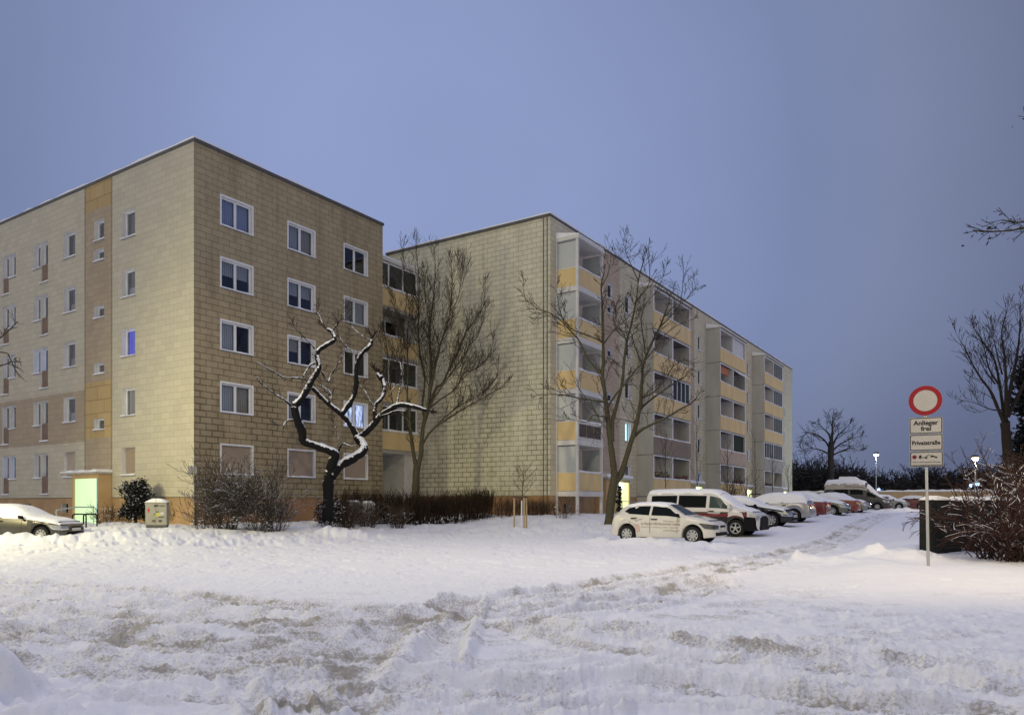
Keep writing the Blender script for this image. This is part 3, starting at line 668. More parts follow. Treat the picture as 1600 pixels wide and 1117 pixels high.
# tower 1: light steel frame, frosted side screens, yellow boards
def snowbar(mb, F, a0, a1, z, d0, d1, h, m, seed=0):
    n = max(2, int((a1-a0)/.45)); r = random.Random(seed)
    hs = [h*(.6+.8*r.random()) for _ in range(n+1)]
    for k in range(n):
        p, q = a0+(a1-a0)*k/n, a0+(a1-a0)*(k+1)/n
        mb.box8([F.P(p,z,d1),F.P(q,z,d1),F.P(q,z,d0),F.P(p,z,d0),F.P(p,z+hs[k],d1-.015),F.P(q,z+hs[k+1],d1-.015),F.P(q,z+hs[k+1],d0+.01),F.P(p,z+hs[k],d0+.01)], m)
t0, t1, d = towers[0]
mb = MB()
for a in (t0, t1-.14): fbox(mb, FB, a, a+.14, .3, 16.0, d-.14, d)
fbox(mb, FB, t0, t0+.10, .3, 16.0, .01, .11)
mb.build('balcony_post', OFFWHITE, bB)
for k in range(5):
    z = FLOOR[k]
    mb = MB(); fbox(mb, FB, t0-.02, t1+.02, z-.28, z, .012, d+.02); bal = mb.build('balcony', OFFWHITE, bB)
    if k == 0: tag(bal, None)
    mb = MB(); fbox(mb, FB, t0+.145, t1-.145, z+.02, z+1.0, d-.10, d-.04)
    fm = 'vents' if k == 1 else 'board'
    mb.build('parapet', PARAPET if k != 1 else OFFWHITE, bal)
    if k == 1:
        for j in range(3):
            p = MB(); wd = (t1-t0-.35)/3; fbox(p, FB, t0+.19+j*wd, t0+.13+(j+1)*wd, z+.18, z+.88, d-.039, d-.02); p.build('parapet_panel', mat('brown slatted panel', (.10,.075,.06), .7) if 'brown slatted panel' not in bpy.data.materials else bpy.data.materials['brown slatted panel'], bal)
    SB = Face(FB.o+FB.u*t0, FB.n, -FB.u)
    mb = MB(); fbox(mb, SB, .12, d-.15, z+.02, z+1.0, -.09, -.03); mb.build('parapet', PARAPET, bal)
    mb = MB(); fbox(mb, SB, .14, d-.17, z+1.06, z+2.45, -.07, -.05); mb.build('side_screen', FROST, bal)
    mb = MB(); fbox(mb, SB, .11, d-.14, z+1.0, z+1.05, -.09, -.02); fbox(mb, FB, t0+.145, t1-.145, z+1.0, z+1.05, d-.11, d-.02); snowbar(mb, FB, t0+.16, t1-.16, z+1.051, d-.10, d-.03, .07, 1, k)
    mb.build('rail', [OFFWHITE, SNOW], bal)
    F2 = Face(FB.o+FB.u*t1, FB.n, FB.u)
    mb = MB(); fbox(mb, F2, .12, d-.15, z+.02, z+2.42, -.07, -.03); mb.build('side_screen', FROST, bal)
mb = MB(); fbox(mb, FB, t0-.05, t1+.05, 15.95, 16.15, .01, d+.08)
n = 8
for k in range(n):
    p, q = t0-.04+(t1-t0+.08)*k/n, t0-.04+(t1-t0+.08)*(k+1)/n
    mb.box8([FB.P(p,16.151,d+.07),FB.P(q,16.151,d+.07),FB.P(q,16.151,.02),FB.P(p,16.151,.02),FB.P(p,16.2,d+.05),FB.P(q,16.21,d+.05),FB.P(q,16.5,.02),FB.P(p,16.48,.02)], 1)
mb.build('balcony_roof', [OFFWHITE, SNOW], bB)
# towers 2-4: precast boxes two bays wide
PB = {(1,1):PARAPET_BR,(2,1):PARAPET_PK,(3,1):PARAPET_GR,(3,0):PARAPET_GR}
glazed = {(1,2,1),(3,1,0),(3,1,1),(3,2,1),(3,3,1),(3,4,1)}
for i in (1,2,3):
    t0, t1, d = towers[i]; mid = (t0+t1)/2
    for k in range(5):
        z = FLOOR[k]
        mb = MB(); fbox(mb, FB, t0+.16, t1-.16, z-.18, z, .012, d-.01)
        fbox(mb, FB, t0, t0+.16, z-.18, z+2.60, .012, d, 0); fbox(mb, FB, t1-.16, t1, z-.18, z+2.60, .012, d, 0); fbox(mb, FB, mid-.06, mid+.06, z, z+2.62, .012, d-.12, 2)
        fbox(mb, FB, t0-.01, t1+.01, z-.215, z-.181, .012, d+.015, 1)
        bal = mb.build('balcony', [CONCRETE, METAL, OFFWHITE], bB)
        mb = MB(); fbox(mb, FB, t0+.02, t1-.02, z-.12, z+.98, d+.002, d+.05); mb.build('parapet', PB.get((i,k), PARAPET), bal)
        mb = MB(); fbox(mb, FB, t0+.0, t1, z+.982, z+1.03, d-.06, d+.07, 0); snowbar(mb, FB, t0, t1, z+1.031, d-.05, d+.06, .05, 1, i*10+k)
        mb.build('rail', [OFFWHITE, SNOW], bal)
        mb = MB()
        for a in (t0+.002, mid-.06, t1-.122): fbox(mb, FB, a, a+.12, z+1.03, z+2.61, d-.06, d+.01)
        fbox(mb, FB, t0+.125, mid-.065, z+2.52, z+2.61, d-.06, d+.005); fbox(mb, FB, mid+.065, t1-.125, z+2.52, z+2.61, d-.06, d+.005)
        mb.build('frame', WHITE, bal)
        for b_ in (0,1):
            if (i,k,b_) in glazed:
                a0, a1 = (t0+.13, mid-.07) if b_ == 0 else (mid+.07, t1-.13); g = MB(); L = (a1-a0)/4
                fbox(g, FB, a0, a1, z+1.035, z+1.075, d-.055, d-.002)
                for j in range(5): fbox(g, FB, max(a0, a0+j*L-.035), min(a1, a0+j*L+.035), z+1.04, z+2.51, d-.05, d-.005)
                gl = g.build('glazing', WHITE, bal); g = MB(); fquad(g, FB, a0, a1, z+1.04, z+2.51, d-.03); g.build('pane', GLASS_D, bal)
    mb = MB(); fbox(mb, FB, t0-.03, t1+.03, 16.02, 16.14, .012, d+.1, 0); fbox(mb, FB, t0-.035, t1+.035, 16.00, 16.05, d+.101, d+.16, 2)
    n = 12
    for k in range(n):
        p, q = t0-.02+(t1-t0+.04)*k/n, t0-.02+(t1-t0+.04)*(k+1)/n
        mb.box8([FB.P(p,16.141,d+.09),FB.P(q,16.141,d+.09),FB.P(q,16.141,.02),FB.P(p,16.141,.02),FB.P(p,16.21,d+.06),FB.P(q,16.22,d+.06),FB.P(q,16.55,.02),FB.P(p,16.52,.02)], 1)
    mb.build('balcony_roof', [CONCRETE, SNOW, METAL], bB)
    mb = MB(); fbox(mb, FB, t0+.02, t1-.02, .2, 1.98, .012, d-.02); mb.build('balcony_base', CONCRETE, bB)
# things hung on the balconies
def balc(t, k): return [o for o in bB.children if o.name.startswith('balcony') and not o.name.startswith('balcony_')][t*5+k]
t0, t1, d = towers[2]; mid = (t0+t1)/2
mb = MB(); fbox(mb, FB, mid+.1, t1-.2, FLOOR[1]+1.04, FLOOR[1]+2.5, d-.16, d-.13); mb.build('curtain', BLIND_D, balc(2,1))
mb = MB(); fbox(mb, FB, mid+.1, t1-.2, FLOOR[4]+1.04, FLOOR[4]+2.5, d-.16, d-.13); mb.build('curtain', mat('white balcony cloth', (.62,.62,.66), .9), balc(2,4))
mb = MB(); mb.box8([FB.P(mid+.1,FLOOR[3]+2.1,d+.5),FB.P(t1-.3,FLOOR[3]+2.1,d+.5),FB.P(t1-.3,FLOOR[3]+2.45,d+.06),FB.P(mid+.1,FLOOR[3]+2.45,d+.06),FB.P(mid+.1,FLOOR[3]+2.13,d+.5),FB.P(t1-.3,FLOOR[3]+2.13,d+.5),FB.P(t1-.3,FLOOR[3]+2.48,d+.06),FB.P(mid+.1,FLOOR[3]+2.48,d+.06)]); mb.build('awning', SNOW, balc(2,3))
mb = MB(); fbox(mb, FB, t0+.2, mid-.5, FLOOR[3]+1.9, FLOOR[3]+2.5, d-.3, d-.27); mb.build('curtain', mat('orange sun blind', (.52,.20,.10), .8), balc(2,3))
for ti, kk, lo in ((1,0,(.3,3.2)),(1,0,(3.8,6.8)),(2,0,(4.0,6.9)),(3,0,(.3,3.3))):
    t0, t1, d = towers[ti]; z = FLOOR[kk]+1.08; fm = MB(); rq = random.Random(ti*7+int(lo[0])); L = []
    for j in range(170):
        a = t0+rq.uniform(*lo); c = Vector(FB.P(a, z+.02+.26*rq.random()**1.6*(1.6 if ti == 1 and lo[0] < 1 else 1), d-.1+rq.uniform(-.08,.08))); u_ = Vector((rq.gauss(0,1),rq.gauss(0,1),rq.gauss(.5,.7))).normalized()*rq.uniform(.04,.09); v_ = u_.orthogonal().normalized()*.035
        fm.quad(c-u_, c+v_, c+u_, c-v_, 1 if rq.random() < (.35 if lo[0] > 1 else .05) else 0)
    fm.build('balcony_plants', [mat('withered balcony plants', (.05,.045,.03), .9), mat('red flowers', (.30,.06,.06), .8)] if 'red flowers' not in bpy.data.materials else [bpy.data.materials['withered balcony plants'], bpy.data.materials['red flowers']], balc(ti,kk))
# lit porches of the long front
for s in range(4):
    o = 14.1*s; a0, a1 = 6.4+o, 9.0+o
    mb = MB(); fbox(mb, FB, a0-.9, a0+.95, .4, 3.0, .003, .70); fbox(mb, FB, a1-.10, a1, .4, 3.0, .003, .70); fbox(mb, FB, a0+.95, a1-.10, 2.85, 3.0, .003, .698)
    po = mb.build('entrance_porch', bpy.data.materials['porch render'], bB)
    mb = MB(); fbox(mb, FB, a0-1.0, a1+.15, 3.002, 3.12, .003, .85, 0); snowbar(mb, FB, a0-1.0, a1+.15, 3.121, .02, .84, .16, 1, s)
    mb.build('canopy', [CONCRETE, SNOW], po)
    mb = MB(); fquad(mb, FB, a0+.95, a1-.10, .4, 2.85, .62); mb.build('lit_glazing', [ENTRY_Y, ENTRY, ENTRY_Y, ENTRY_Y][s], po)
    mb = MB(); fbox(mb, FB, a0+1.0, a0+1.5, 2.45, 2.8, .63, .74); mb.build('porch_lamp', emit('porch lamp', (.6,1,1), 8) if 'porch lamp' not in bpy.data.materials else bpy.data.materials['porch lamp'], po)
mb = MB(); fquad(mb, FB, 40.4, 46.5, 1.15, 2.05, 1.205); mb.build('lit_glazing', SHOPBLUE, bB)
fix(bB)

# ---- connecting block with stacked loggias
CO = B0+V*9.47-U*3.9; FC = Face(CO, U, -V)
bC = thing('connecting_block', 'narrow connecting block with stacked yellow loggias over a passage between the two panel blocks', 'building', (CO.x, CO.y, .8))
TOPC = 1.5+14.0
mb = MB(); Wc = 3.9-.01
lev = [4.72, 7.5, 10.3, 13.1]
ops = [(.35, Wc-.3, z+.15, z+2.4) for z in lev]
F1 = Face(CO+V*1.25, U, -V)
facade(mb, F1, .003, Wc, 4.5, TOPC+.3, ops, [], 0, 1, 2)
mb.build('front_wall', [INNER, REVEAL, ROOM], bC)
for i, z in enumerate(lev): window(bC, F1, .35, Wc-.3, z+.15, z+2.4, 3, [['lace','warm','lace'],['warm','lace','dark'],['dark','warm','dark'],['dark','lace','dark']][i], sill=False, name='balcony_door')
for i, z in enumerate(lev):
    mb = MB(); fbox(mb, FC, .01, Wc-.01, z-.2, z-.01, -1.24, 0); bal = mb.build('balcony', CONCRETE_D, bC)
    mb = MB(); fbox(mb, FC, .012, Wc-.012, z-.02, z+1.0, .002, .05); mb.build('parapet', PARAPET, bal)
    mb = MB(); fbox(mb, FC, .012, Wc+.25, z+1.002, z+1.06, -.07, .09, 0); snowbar(mb, FC, .012, Wc+.25, z+1.061, -.06, .08, .08, 1, i+60); mb.build('rail', [OFFWHITE, SNOW], bal)
    mb = MB()
    if i in (0, 1, 3):
        for j in range(4): a = .02+j*(Wc-.14)/3; fbox(mb, FC, a, a+.1, z+1.06, z+2.55, -.06, 0)
        fbox(mb, FC, .12, Wc-.1, z+2.45, z+2.55, -.055, -.003)
        g = MB(); fquad(g, FC, .1, Wc-.1, z+1.07, z+2.45, -.03); g.build('pane', GLASS_D, bal)
        mb.build('glazing', WHITE, bal)
    else:
        fbox(mb, FC, Wc-.6, Wc-.02, z+1.06, z+2.58, -.5, -.45); mb.build('side_screen', OFFWHITE, bal)
mb = MB(); fbox(mb, FC, .01, Wc-.01, 15.68, 15.86, -1.24, .12, 0)
n = 10
for k in range(n):
    p, q = .01+(Wc-.02)*k/n, .01+(Wc-.02)*(k+1)/n
    mb.box8([FC.P(p,15.861,.13),FC.P(q,15.861,.13),FC.P(q,15.861,-1.24),FC.P(p,15.861,-1.24),FC.P(p,15.95,.1),FC.P(q,15.95,.1),FC.P(q,16.2,-1.24),FC.P(p,16.2,-1.24)], 1)
mb.build('balcony_roof', [OFFWHITE, SNOW], bC)
PW = mat('passage wall', (.40,.41,.38), .85, .08)
mb = MB()      # the passage: left opening to the courtyard, pale wall, right jamb
fbox(mb, FC, .02, .35, .2, 4.5, -3.0, -2.9, 1); fbox(mb, FC, .9, 3.0, .2, 4.5, -2.0, -1.9, 0); fbox(mb, FC, 3.0, Wc-.02, .2, 4.5, -1.95, -.25, 2)
fbox(mb, FC, .75, .9, .2, 4.5, -3.2, -1.2, 3); fbox(mb, FC, .005, Wc-.005, 4.5, 4.52, -3.2, -.004, 2)
mb.build('passage_wall', [PW, PW, OFFWHITE, GABLE_A], bC)
fix(bC)
# ---------------------------------------------------------------- street lamps
def street_lamp(x, y, h, label, glow, col, power=0, arm=(0,0), size=.22, soft=.18, spot=None, aim=None):
    z0 = gz(x, y); t = thing('street_lamp', label, 'street lamp', (x, y, z0))
    mb = MB(); mb.tube([(0,0,-.3),(0,0,1.2),(0,0,h-.1)], [.075,.07,.04], 10)
    if arm != (0,0): mb.tube([(0,0,h-.25),(arm[0]*.5,arm[1]*.5,h+.05),(arm[0],arm[1],h+.08)], .032, 8)
    mb.build('pole', GREY, t, smooth=True, angle=40)
    mb = MB(); o = (arm[0], arm[1], h)
    mb.lathe([(.02,.26),(size*.7,.22),(size*1.15,.06),(size*1.15,.0),(size,-.02)], o, (0,0,1), 16); mb.build('lamp_cover', METAL, t, smooth=True, angle=40)
    mb = MB(); mb.lathe([(size*.98,0),(size*.9,-.14),(size*.5,-.24),(.01,-.26)], o, (0,0,1), 16); mb.build('lamp_glass', glow, t, smooth=True)
    if power:
        ld = bpy.data.lights.new('lamp_light', 'SPOT' if spot else 'POINT'); ld.energy = power; ld.color = col; ld.shadow_soft_size = soft
        if spot: ld.spot_size = R_(spot[0]); ld.spot_blend = spot[1]
        lo = bpy.data.objects.new('lamp_light', ld); COL.objects.link(lo); lo.parent = t; lo.location = (arm[0], arm[1], h-.55)
        if aim: lo.rotation_euler = (Vector((aim[0]-x, aim[1]-y, .1-(z0+h-.55)))).to_track_quat('-Z', 'Y').to_euler()
    return t
street_lamp(-25.0, 20.0, 6.6, 'warm street lamp standing out to the left of the parked dark grey car', HEADWARM, (1.0,.90,.46), LAMP_LEFT_POWER, arm=(1.3,.5), spot=(160,.8), aim=(-13,23))
street_lamp(12.5, 5.5, 7.6, 'warm street lamp standing off to the right in front of the no entry sign', HEADWARM, (1.0,.79,.44), LAMP_RIGHT_POWER, arm=(-1.1,.9), spot=(78,.95), aim=(7.5,21))
def overhead_fill_lamp(x, y, z, xl, xr):  # unseen overhead lamp, added to brighten the snow in the middle of the street
    t = thing('added_overhead_lamp', 'added fill lamp on a wire, unseen above the view, brightening the middle snow', 'street lamp', (x, y, z))
    mb = MB(); P = [(xl-x,0,.75)]+[((xl-x)*(1-f), 0, .15+.6*(1-f)**2) for f in (.33,.66)]+[(0,0,.12)]+[((xr-x)*f, 0, .15+.6*f*f) for f in (.33,.66)]+[(xr-x,0,.75)]; mb.tube(P, .008, 5); mb.build('wire', METAL, t)
    for xx in (xl, xr): mb = MB(); mb.tube([(xx-x,0,gz(xx,y)-z-.3),(xx-x,0,1.0)], [.14,.08], 10); mb.build('pole', GREY, t, smooth=True)
    mb = MB(); mb.lathe([(.02,.12),(.2,.06),(.26,-.04),(.25,-.06)], (0,0,0), (0,0,1), 16); mb.build('lamp_cover', METAL, t, smooth=True)
    mb = MB(); mb.lathe([(.24,-.05),(.2,-.13),(.01,-.17)], (0,0,0), (0,0,1), 16); mb.build('lamp_glass', HEADWARM, t, smooth=True)
    ld = bpy.data.lights.new('lamp_light', 'SPOT'); ld.energy = OVERHEAD_FILL_POWER; ld.color = (1,.88,.62); ld.shadow_soft_size = .25; ld.spot_size = R_(172); ld.spot_blend = .3
    lo = bpy.data.objects.new('lamp_light', ld); COL.objects.link(lo); lo.parent = t; lo.location = (0,0,-.45)
overhead_fill_lamp(-2.0, 18.0, 14.6, -27, 24)
street_lamp(at(1369,84), 84, 6.1, 'cold white street lamp shining above the wall behind the camper van', HEADLAMP, (.7,.88,1), 900, size=.26)
street_lamp(at(1524,62), 62, 4.4, 'warm lamp glowing through the top of the snowy bush', HEADWARM, (1,.75,.4), 700, size=.24)
for px, py, Y in ((1373,763,92),(1379,766,95),(1516,756,58),(1527,754,60)):
    street_lamp(at(px,Y), Y, max(1.2, EYE+(HY-py)/FPX*Y-gz(at(px,Y),Y)), 'small bluish path lamp far back ' + {1373:'left of its twin under the tall cold street lamp',1379:'right of its twin under the tall cold street lamp',1516:'left one of the pair seen through the bush',1527:'right one of the pair seen through the bush'}[px], emit('blue path light', (.3,.55,1), 9) if 'blue path light' not in bpy.data.materials else bpy.data.materials['blue path light'], (1,1,1), 0, size=.15)

# ---------------------------------------------------------------- trees
BARK_BLACK = snowy('black wet bark with snow', (.010,.010,.011), .68, 9, soft=.20)
BARK = snowy('grey brown bark', (.075,.065,.045), .12, 7)
BARK_G = snowy('olive bark', (.080,.072,.045), .10, 7)
TWIG = snowy('brown twigs', (.050,.040,.030), .12, 9)
TWIG_D = snowy('dark twigs', (.030,.024,.021), .10, 9)
def rot_dir(d, ang, rg):
    p = d.orthogonal().normalized(); p.rotate(Matrix.Rotation(rg.uniform(0, 6.283), 3, d)); return (d*math.cos(ang)+p*math.sin(ang)).normalized()
def grow(mb, rg, p, d, L, r, lev, kids=4, spread=.6, up=.25, wob=.16, ratio=.62, minr=.005, sides=3, seg=None):
    n = seg or (5 if lev >= 2 else 3); st = L/n; pts = [p.copy()]; ds = [d.copy()]
    for i in range(n):
        d = (d + Vector((rg.gauss(0,wob), rg.gauss(0,wob), rg.gauss(0,wob)+up*.3))).normalized(); p = p+d*st; pts.append(p.copy()); ds.append(d.copy())
    mb.tube(pts, [max(minr, r*(1-.62*i/n)) for i in range(n+1)], 5 if r > .035 else sides, cap=False)
    if lev > 0:
        for k in range(kids):
            t = (.22+.78*(k+rg.random()*.8)/kids); t = min(t, .98); i = min(n-1, int(t*n)); f = t*n-i
            q = pts[i].lerp(pts[i+1], f); dd = rot_dir(ds[i+1], spread*rg.uniform(.6,1.25), rg)
            grow(mb, rg, q, dd, L*ratio*rg.uniform(.7,1.2)*(1.1-.35*t), max(minr, r*.52*(1.1-.4*t)), lev-1, max(2, kids-1), spread, up, wob, ratio, minr, sides)
def limb_tree(name, label, cat, base_px, base_py_guess, Y0, limbs, bark, twig, trunk_sides=9, twig_lev=2, twig_kids=4, twig_len=.9, every=.55, twig_r=.014, up=.3, spread=.75, seed=1, dscale=1.0, minr=.0055, group=None, tipl=1.0, tips=3, rough=0):
    """limbs: (photo pixel polyline, start radius, end radius, depth swing in metres, start depth offset, twigs?)"""
    rg = random.Random(seed); x0 = at(base_px, Y0); z0 = gz(x0, Y0)
    t = thing(name, label, cat, (x0, Y0, z0), group=group); O = Vector((x0, Y0, z0))
    tm = MB(); cm = MB()
    for li in limbs:
        pl, ra, rb, sw, s0 = li[:5]; tw = li[5] if len(li) > 5 else 1
        P = []
        for i, (px, py) in enumerate(pl):
            f = i/(len(pl)-1); P.append(pt(px, py, Y0+s0+sw*f) - O)
        Q = []
        for i in range(len(P)-1):
            p0, p1, p2, p3 = P[max(i-1,0)], P[i], P[i+1], P[min(i+2,len(P)-1)]
            for k in range(4):
                s = k/4; Q.append(.5*((2*p1)+(p2-p0)*s+(2*p0-5*p1+4*p2-p3)*s*s+(3*p1-p0-3*p2+p3)*s**3))
        Q.append(P[-1]); n = len(Q)
        cum = [0]
        for i in range(1, n): cum.append(cum[-1]+(Q[i]-Q[i-1]).length)
        T = cum[-1]
        rad = [(ra+(rb-ra)*(cum[i]/T)**.8)*(1+.10*rg.uniform(-1,1)) for i in range(n)]
        tm.tube(Q, rad, trunk_sides if ra > .05 else 6)
        if tw:
            s = T*.25
            while s < T:
                i = max(1, min(n-1, next((j for j in range(n) if cum[j] >= s), n-1))); f = s/T
                d = (Q[i]-Q[i-1]).normalized()
                grow(cm, rg, Q[i], rot_dir(d, spread*rg.uniform(.7,1.2), rg), twig_len*rg.uniform(.5,1.25)*(1.2-.75*f)*tw, min(twig_r*1.3, rad[i]*.5), twig_lev if f < .75 else 1, twig_kids, .65, up, .15, .62, minr)
                s += every*rg.uniform(.6,1.4)
            d = (Q[-1]-Q[-2]).normalized()
            for k in range(tips if tw > .42 else 0): grow(cm, rg, Q[-1], rot_dir(d, (.3 if tips > 2 else .55)*rg.random(), rg), twig_len*rg.uniform(.8,1.3)*tipl, max(minr, rb*.7), twig_lev, twig_kids+1, .6, up, .14, .62, minr)
    if rough:      # knobbly bark
        tm.v = [(a+rg.gauss(0,rough), b+rg.gauss(0,rough), c+rg.gauss(0,rough)) for a, b, c in tm.v]
    tm.build('trunk', bark, t, smooth=True)
    cm.build('crown', twig, t)
    return t
def c8(l): return [(380+a/3.723, 480+b/3.723) for a, b in l]
# the gnarled black tree, cut back hard
limb_tree('gnarled_tree', 'gnarled black tree with pruned crooked limbs and snow along them before the beige gable', 'tree', 513, 820, 32.6, [
    (c8([(492,1240),(494,1080),(496,1010),(505,950)]), .27, .22, 0, 0, 0),
    (c8([(502,965),(520,900),(535,858),(500,832),(425,805),(352,778),(342,720),(312,645),(296,575)]), .20, .16, -1.3, 0, .35),
    (c8([(296,575),(332,538),(370,480),(402,420),(442,352),(430,290),(438,252),(488,216),(532,190),(516,145),(494,130)]), .155, .075, .9, -1.3, .5),
    (c8([(510,985),(560,922),(640,876),(698,832),(692,790),(664,755)]), .24, .19, .9, 0, .2),
    (c8([(664,760),(640,708),(602,655),(572,622),(512,572),(462,530),(430,498),(402,466)]), .155, .085, -.8, .9, .4),
    (c8([(572,622),(628,545),(655,470),(660,335),(690,270),(738,222),(746,192)]), .12, .085, .5, .5, .55),
    (c8([(664,762),(730,712),(790,642),(838,602),(900,570),(980,572),(1062,598)]), .15, .085, -1.2, .9, .9),
    (c8([(795,635),(850,618),(900,602),(940,606)]), .06, .04, -.7, .4, .3),
    (c8([(765,655),(770,570),(810,522),(822,462),(805,410)]), .085, .09, .8, .5, .8),
    (c8([(378,424),(330,412),(242,410),(180,376),(80,320)]), .045, .016, -1.0, -.6, .25),
    (c8([(282,576),(245,540),(200,515),(150,478),(104,440),(78,406)]), .05, .016, -.9, -1.3, .25),
    (c8([(455,368),(492,432),(512,388),(560,320),(580,280)]), .04, .012, .8, -.6, .6),
    (c8([(500,560),(512,510),(480,470),(440,452)]), .04, .02, .4, .3, .4),
    (c8([(445,330),(400,330),(365,372),(352,400)]), .045, .02, -.5, -.6, .5),
    (c8([(290,655),(250,662),(235,690)]), .045, .012, -.5, -1.2, .6),
    (c8([(512,138),(470,110),(452,70),(435,30)]), .035, .010, .5, -.4, .7),
    (c8([(516,138),(545,100),(580,60)]), .03, .009, -.4, -.4, .7),
    (c8([(735,192),(690,165),(655,135),(630,108)]), .03, .010, .5, 1.0, .7),
    (c8([(752,192),(785,160),(802,120),(812,72)]), .03, .009, -.5, 1.0, .7),
    (c8([(662,292),(625,250),(590,215),(556,165)]), .03, .012, .3, 1.0, .6),
    (c8([(418,242),(380,200),(345,165),(318,140)]), .03, .010, -.5, -.5, .6),
    (c8([(545,862),(560,820),(580,790),(620,806),(655,806)]), .045, .025, -.7, .3, .3),
    (c8([(560,800),(545,740),(535,690)]), .014, .006, .3, 0, .5),
    (c8([(760,575),(735,540),(710,490),(678,450)]), .03, .012, .4, .4, .6),
    (c8([(890,572),(905,510),(920,410),(914,320)]), .04, .018, .6, .1, .7),
    (c8([(805,412),(790,400),(782,385)]), .13, .07, .1, 1.1, .9),
    (c8([(845,520),(880,460),(910,430)]), .02, .008, .3, .6, .8),
    (c8([(500,560),(498,500),(460,455)]), .03, .014, .3, .2, .5),
    ], BARK_BLACK, TWIG_D, twig_lev=2, twig_kids=3, twig_len=.95, every=.36, twig_r=.011, seed=4, spread=.9, up=.35, tips=2, tipl=.55, rough=.011, minr=.006)
# the slender many-stemmed tree in front of the bare gable
def c5(l): return [(590+a/4.136, 330+b/4.136) for a, b in l]
def c6(l): return [(590+a/4.296, 580+b/4.296) for a, b in l]
limb_tree('slender_tree', 'slender bare tree with many steep upright stems in front of the mossy gable', 'tree', 651, 815, 40.5, [
    (c6([(258,1060),(254,870),(258,700),(262,640)]), .24, .19, 0, 0, 0),
    (c6([(258,650),(240,545),(226,450),(216,350),(214,205)]), .13, .07, -.6, 0, .3),
    (c6([(216,352),(185,310),(150,270),(100,205)])+c5([(60,880),(40,800)]), .05, .012, -1.2, -.4, 1),
    (c6([(268,650),(290,560),(298,450),(310,350),(338,255)])+c5([(345,1010),(335,770),(352,640),(372,420),(368,250)]), .14, .012, .6, 0, 1),
    (c6([(305,380),(330,250)])+c5([(352,1100),(400,880),(440,760),(470,640),(480,480),(474,320)]), .09, .011, -.5, .2, 1),
    (c6([(322,300),(360,200),(395,110)])+c5([(420,1110),(480,980),(522,900),(575,780),(640,690),(692,590),(680,490)]), .085, .011, .6, .2, 1),
    (c6([(340,255),(380,180),(420,120)])+c5([(450,1080),(540,960),(600,860),(650,800),(700,640)]), .06, .010, -.9, .3, 1),
    (c6([(305,485),(340,425),(385,378),(500,300),(600,236),(705,180),(790,130),(862,100)]), .07, .012, -.8, .1, .9),
    (c6([(375,385),(450,310),(560,225),(660,170),(740,110),(800,40)])+c5([(780,1020)]), .05, .010, .6, 0, .9),
    (c6([(345,250),(420,190),(520,120)])+c5([(560,1050),(650,1010),(720,930),(745,840)]), .05, .010, .8, .3, 1),
    (c6([(320,330),(300,230)])+c5([(305,1080),(270,900),(262,700),(268,480),(245,200)]), .07, .010, 1.0, .2, .9),
    (c6([(225,430),(200,300)])+c5([(195,1000),(190,820),(205,640),(175,430),(165,250)]), .06, .010, .7, -.2, .9),
    (c6([(216,250),(190,120)])+c5([(150,1000),(150,830),(100,560),(70,480)]), .04, .009, -.4, -.6, .9),
    (c5([(335,790),(280,830),(230,760),(160,720)]), .035, .009, -1, .3, .8),
    (c5([(430,1040),(520,1060),(640,1010),(700,985)]), .03, .008, -.7, 0, .9),
    (c5([(470,650),(520,560),(540,420),(520,330)]), .025, .007, .5, 0, 1),
    (c5([(400,870),(345,700),(305,560),(310,400)]), .03, .007, -.6, 0, 1),
    ], BARK_G, TWIG, twig_lev=2, twig_kids=4, twig_len=1.55, every=.17, twig_r=.013, seed=8, up=.7, spread=.55, minr=.0066, tipl=.3, tips=1)
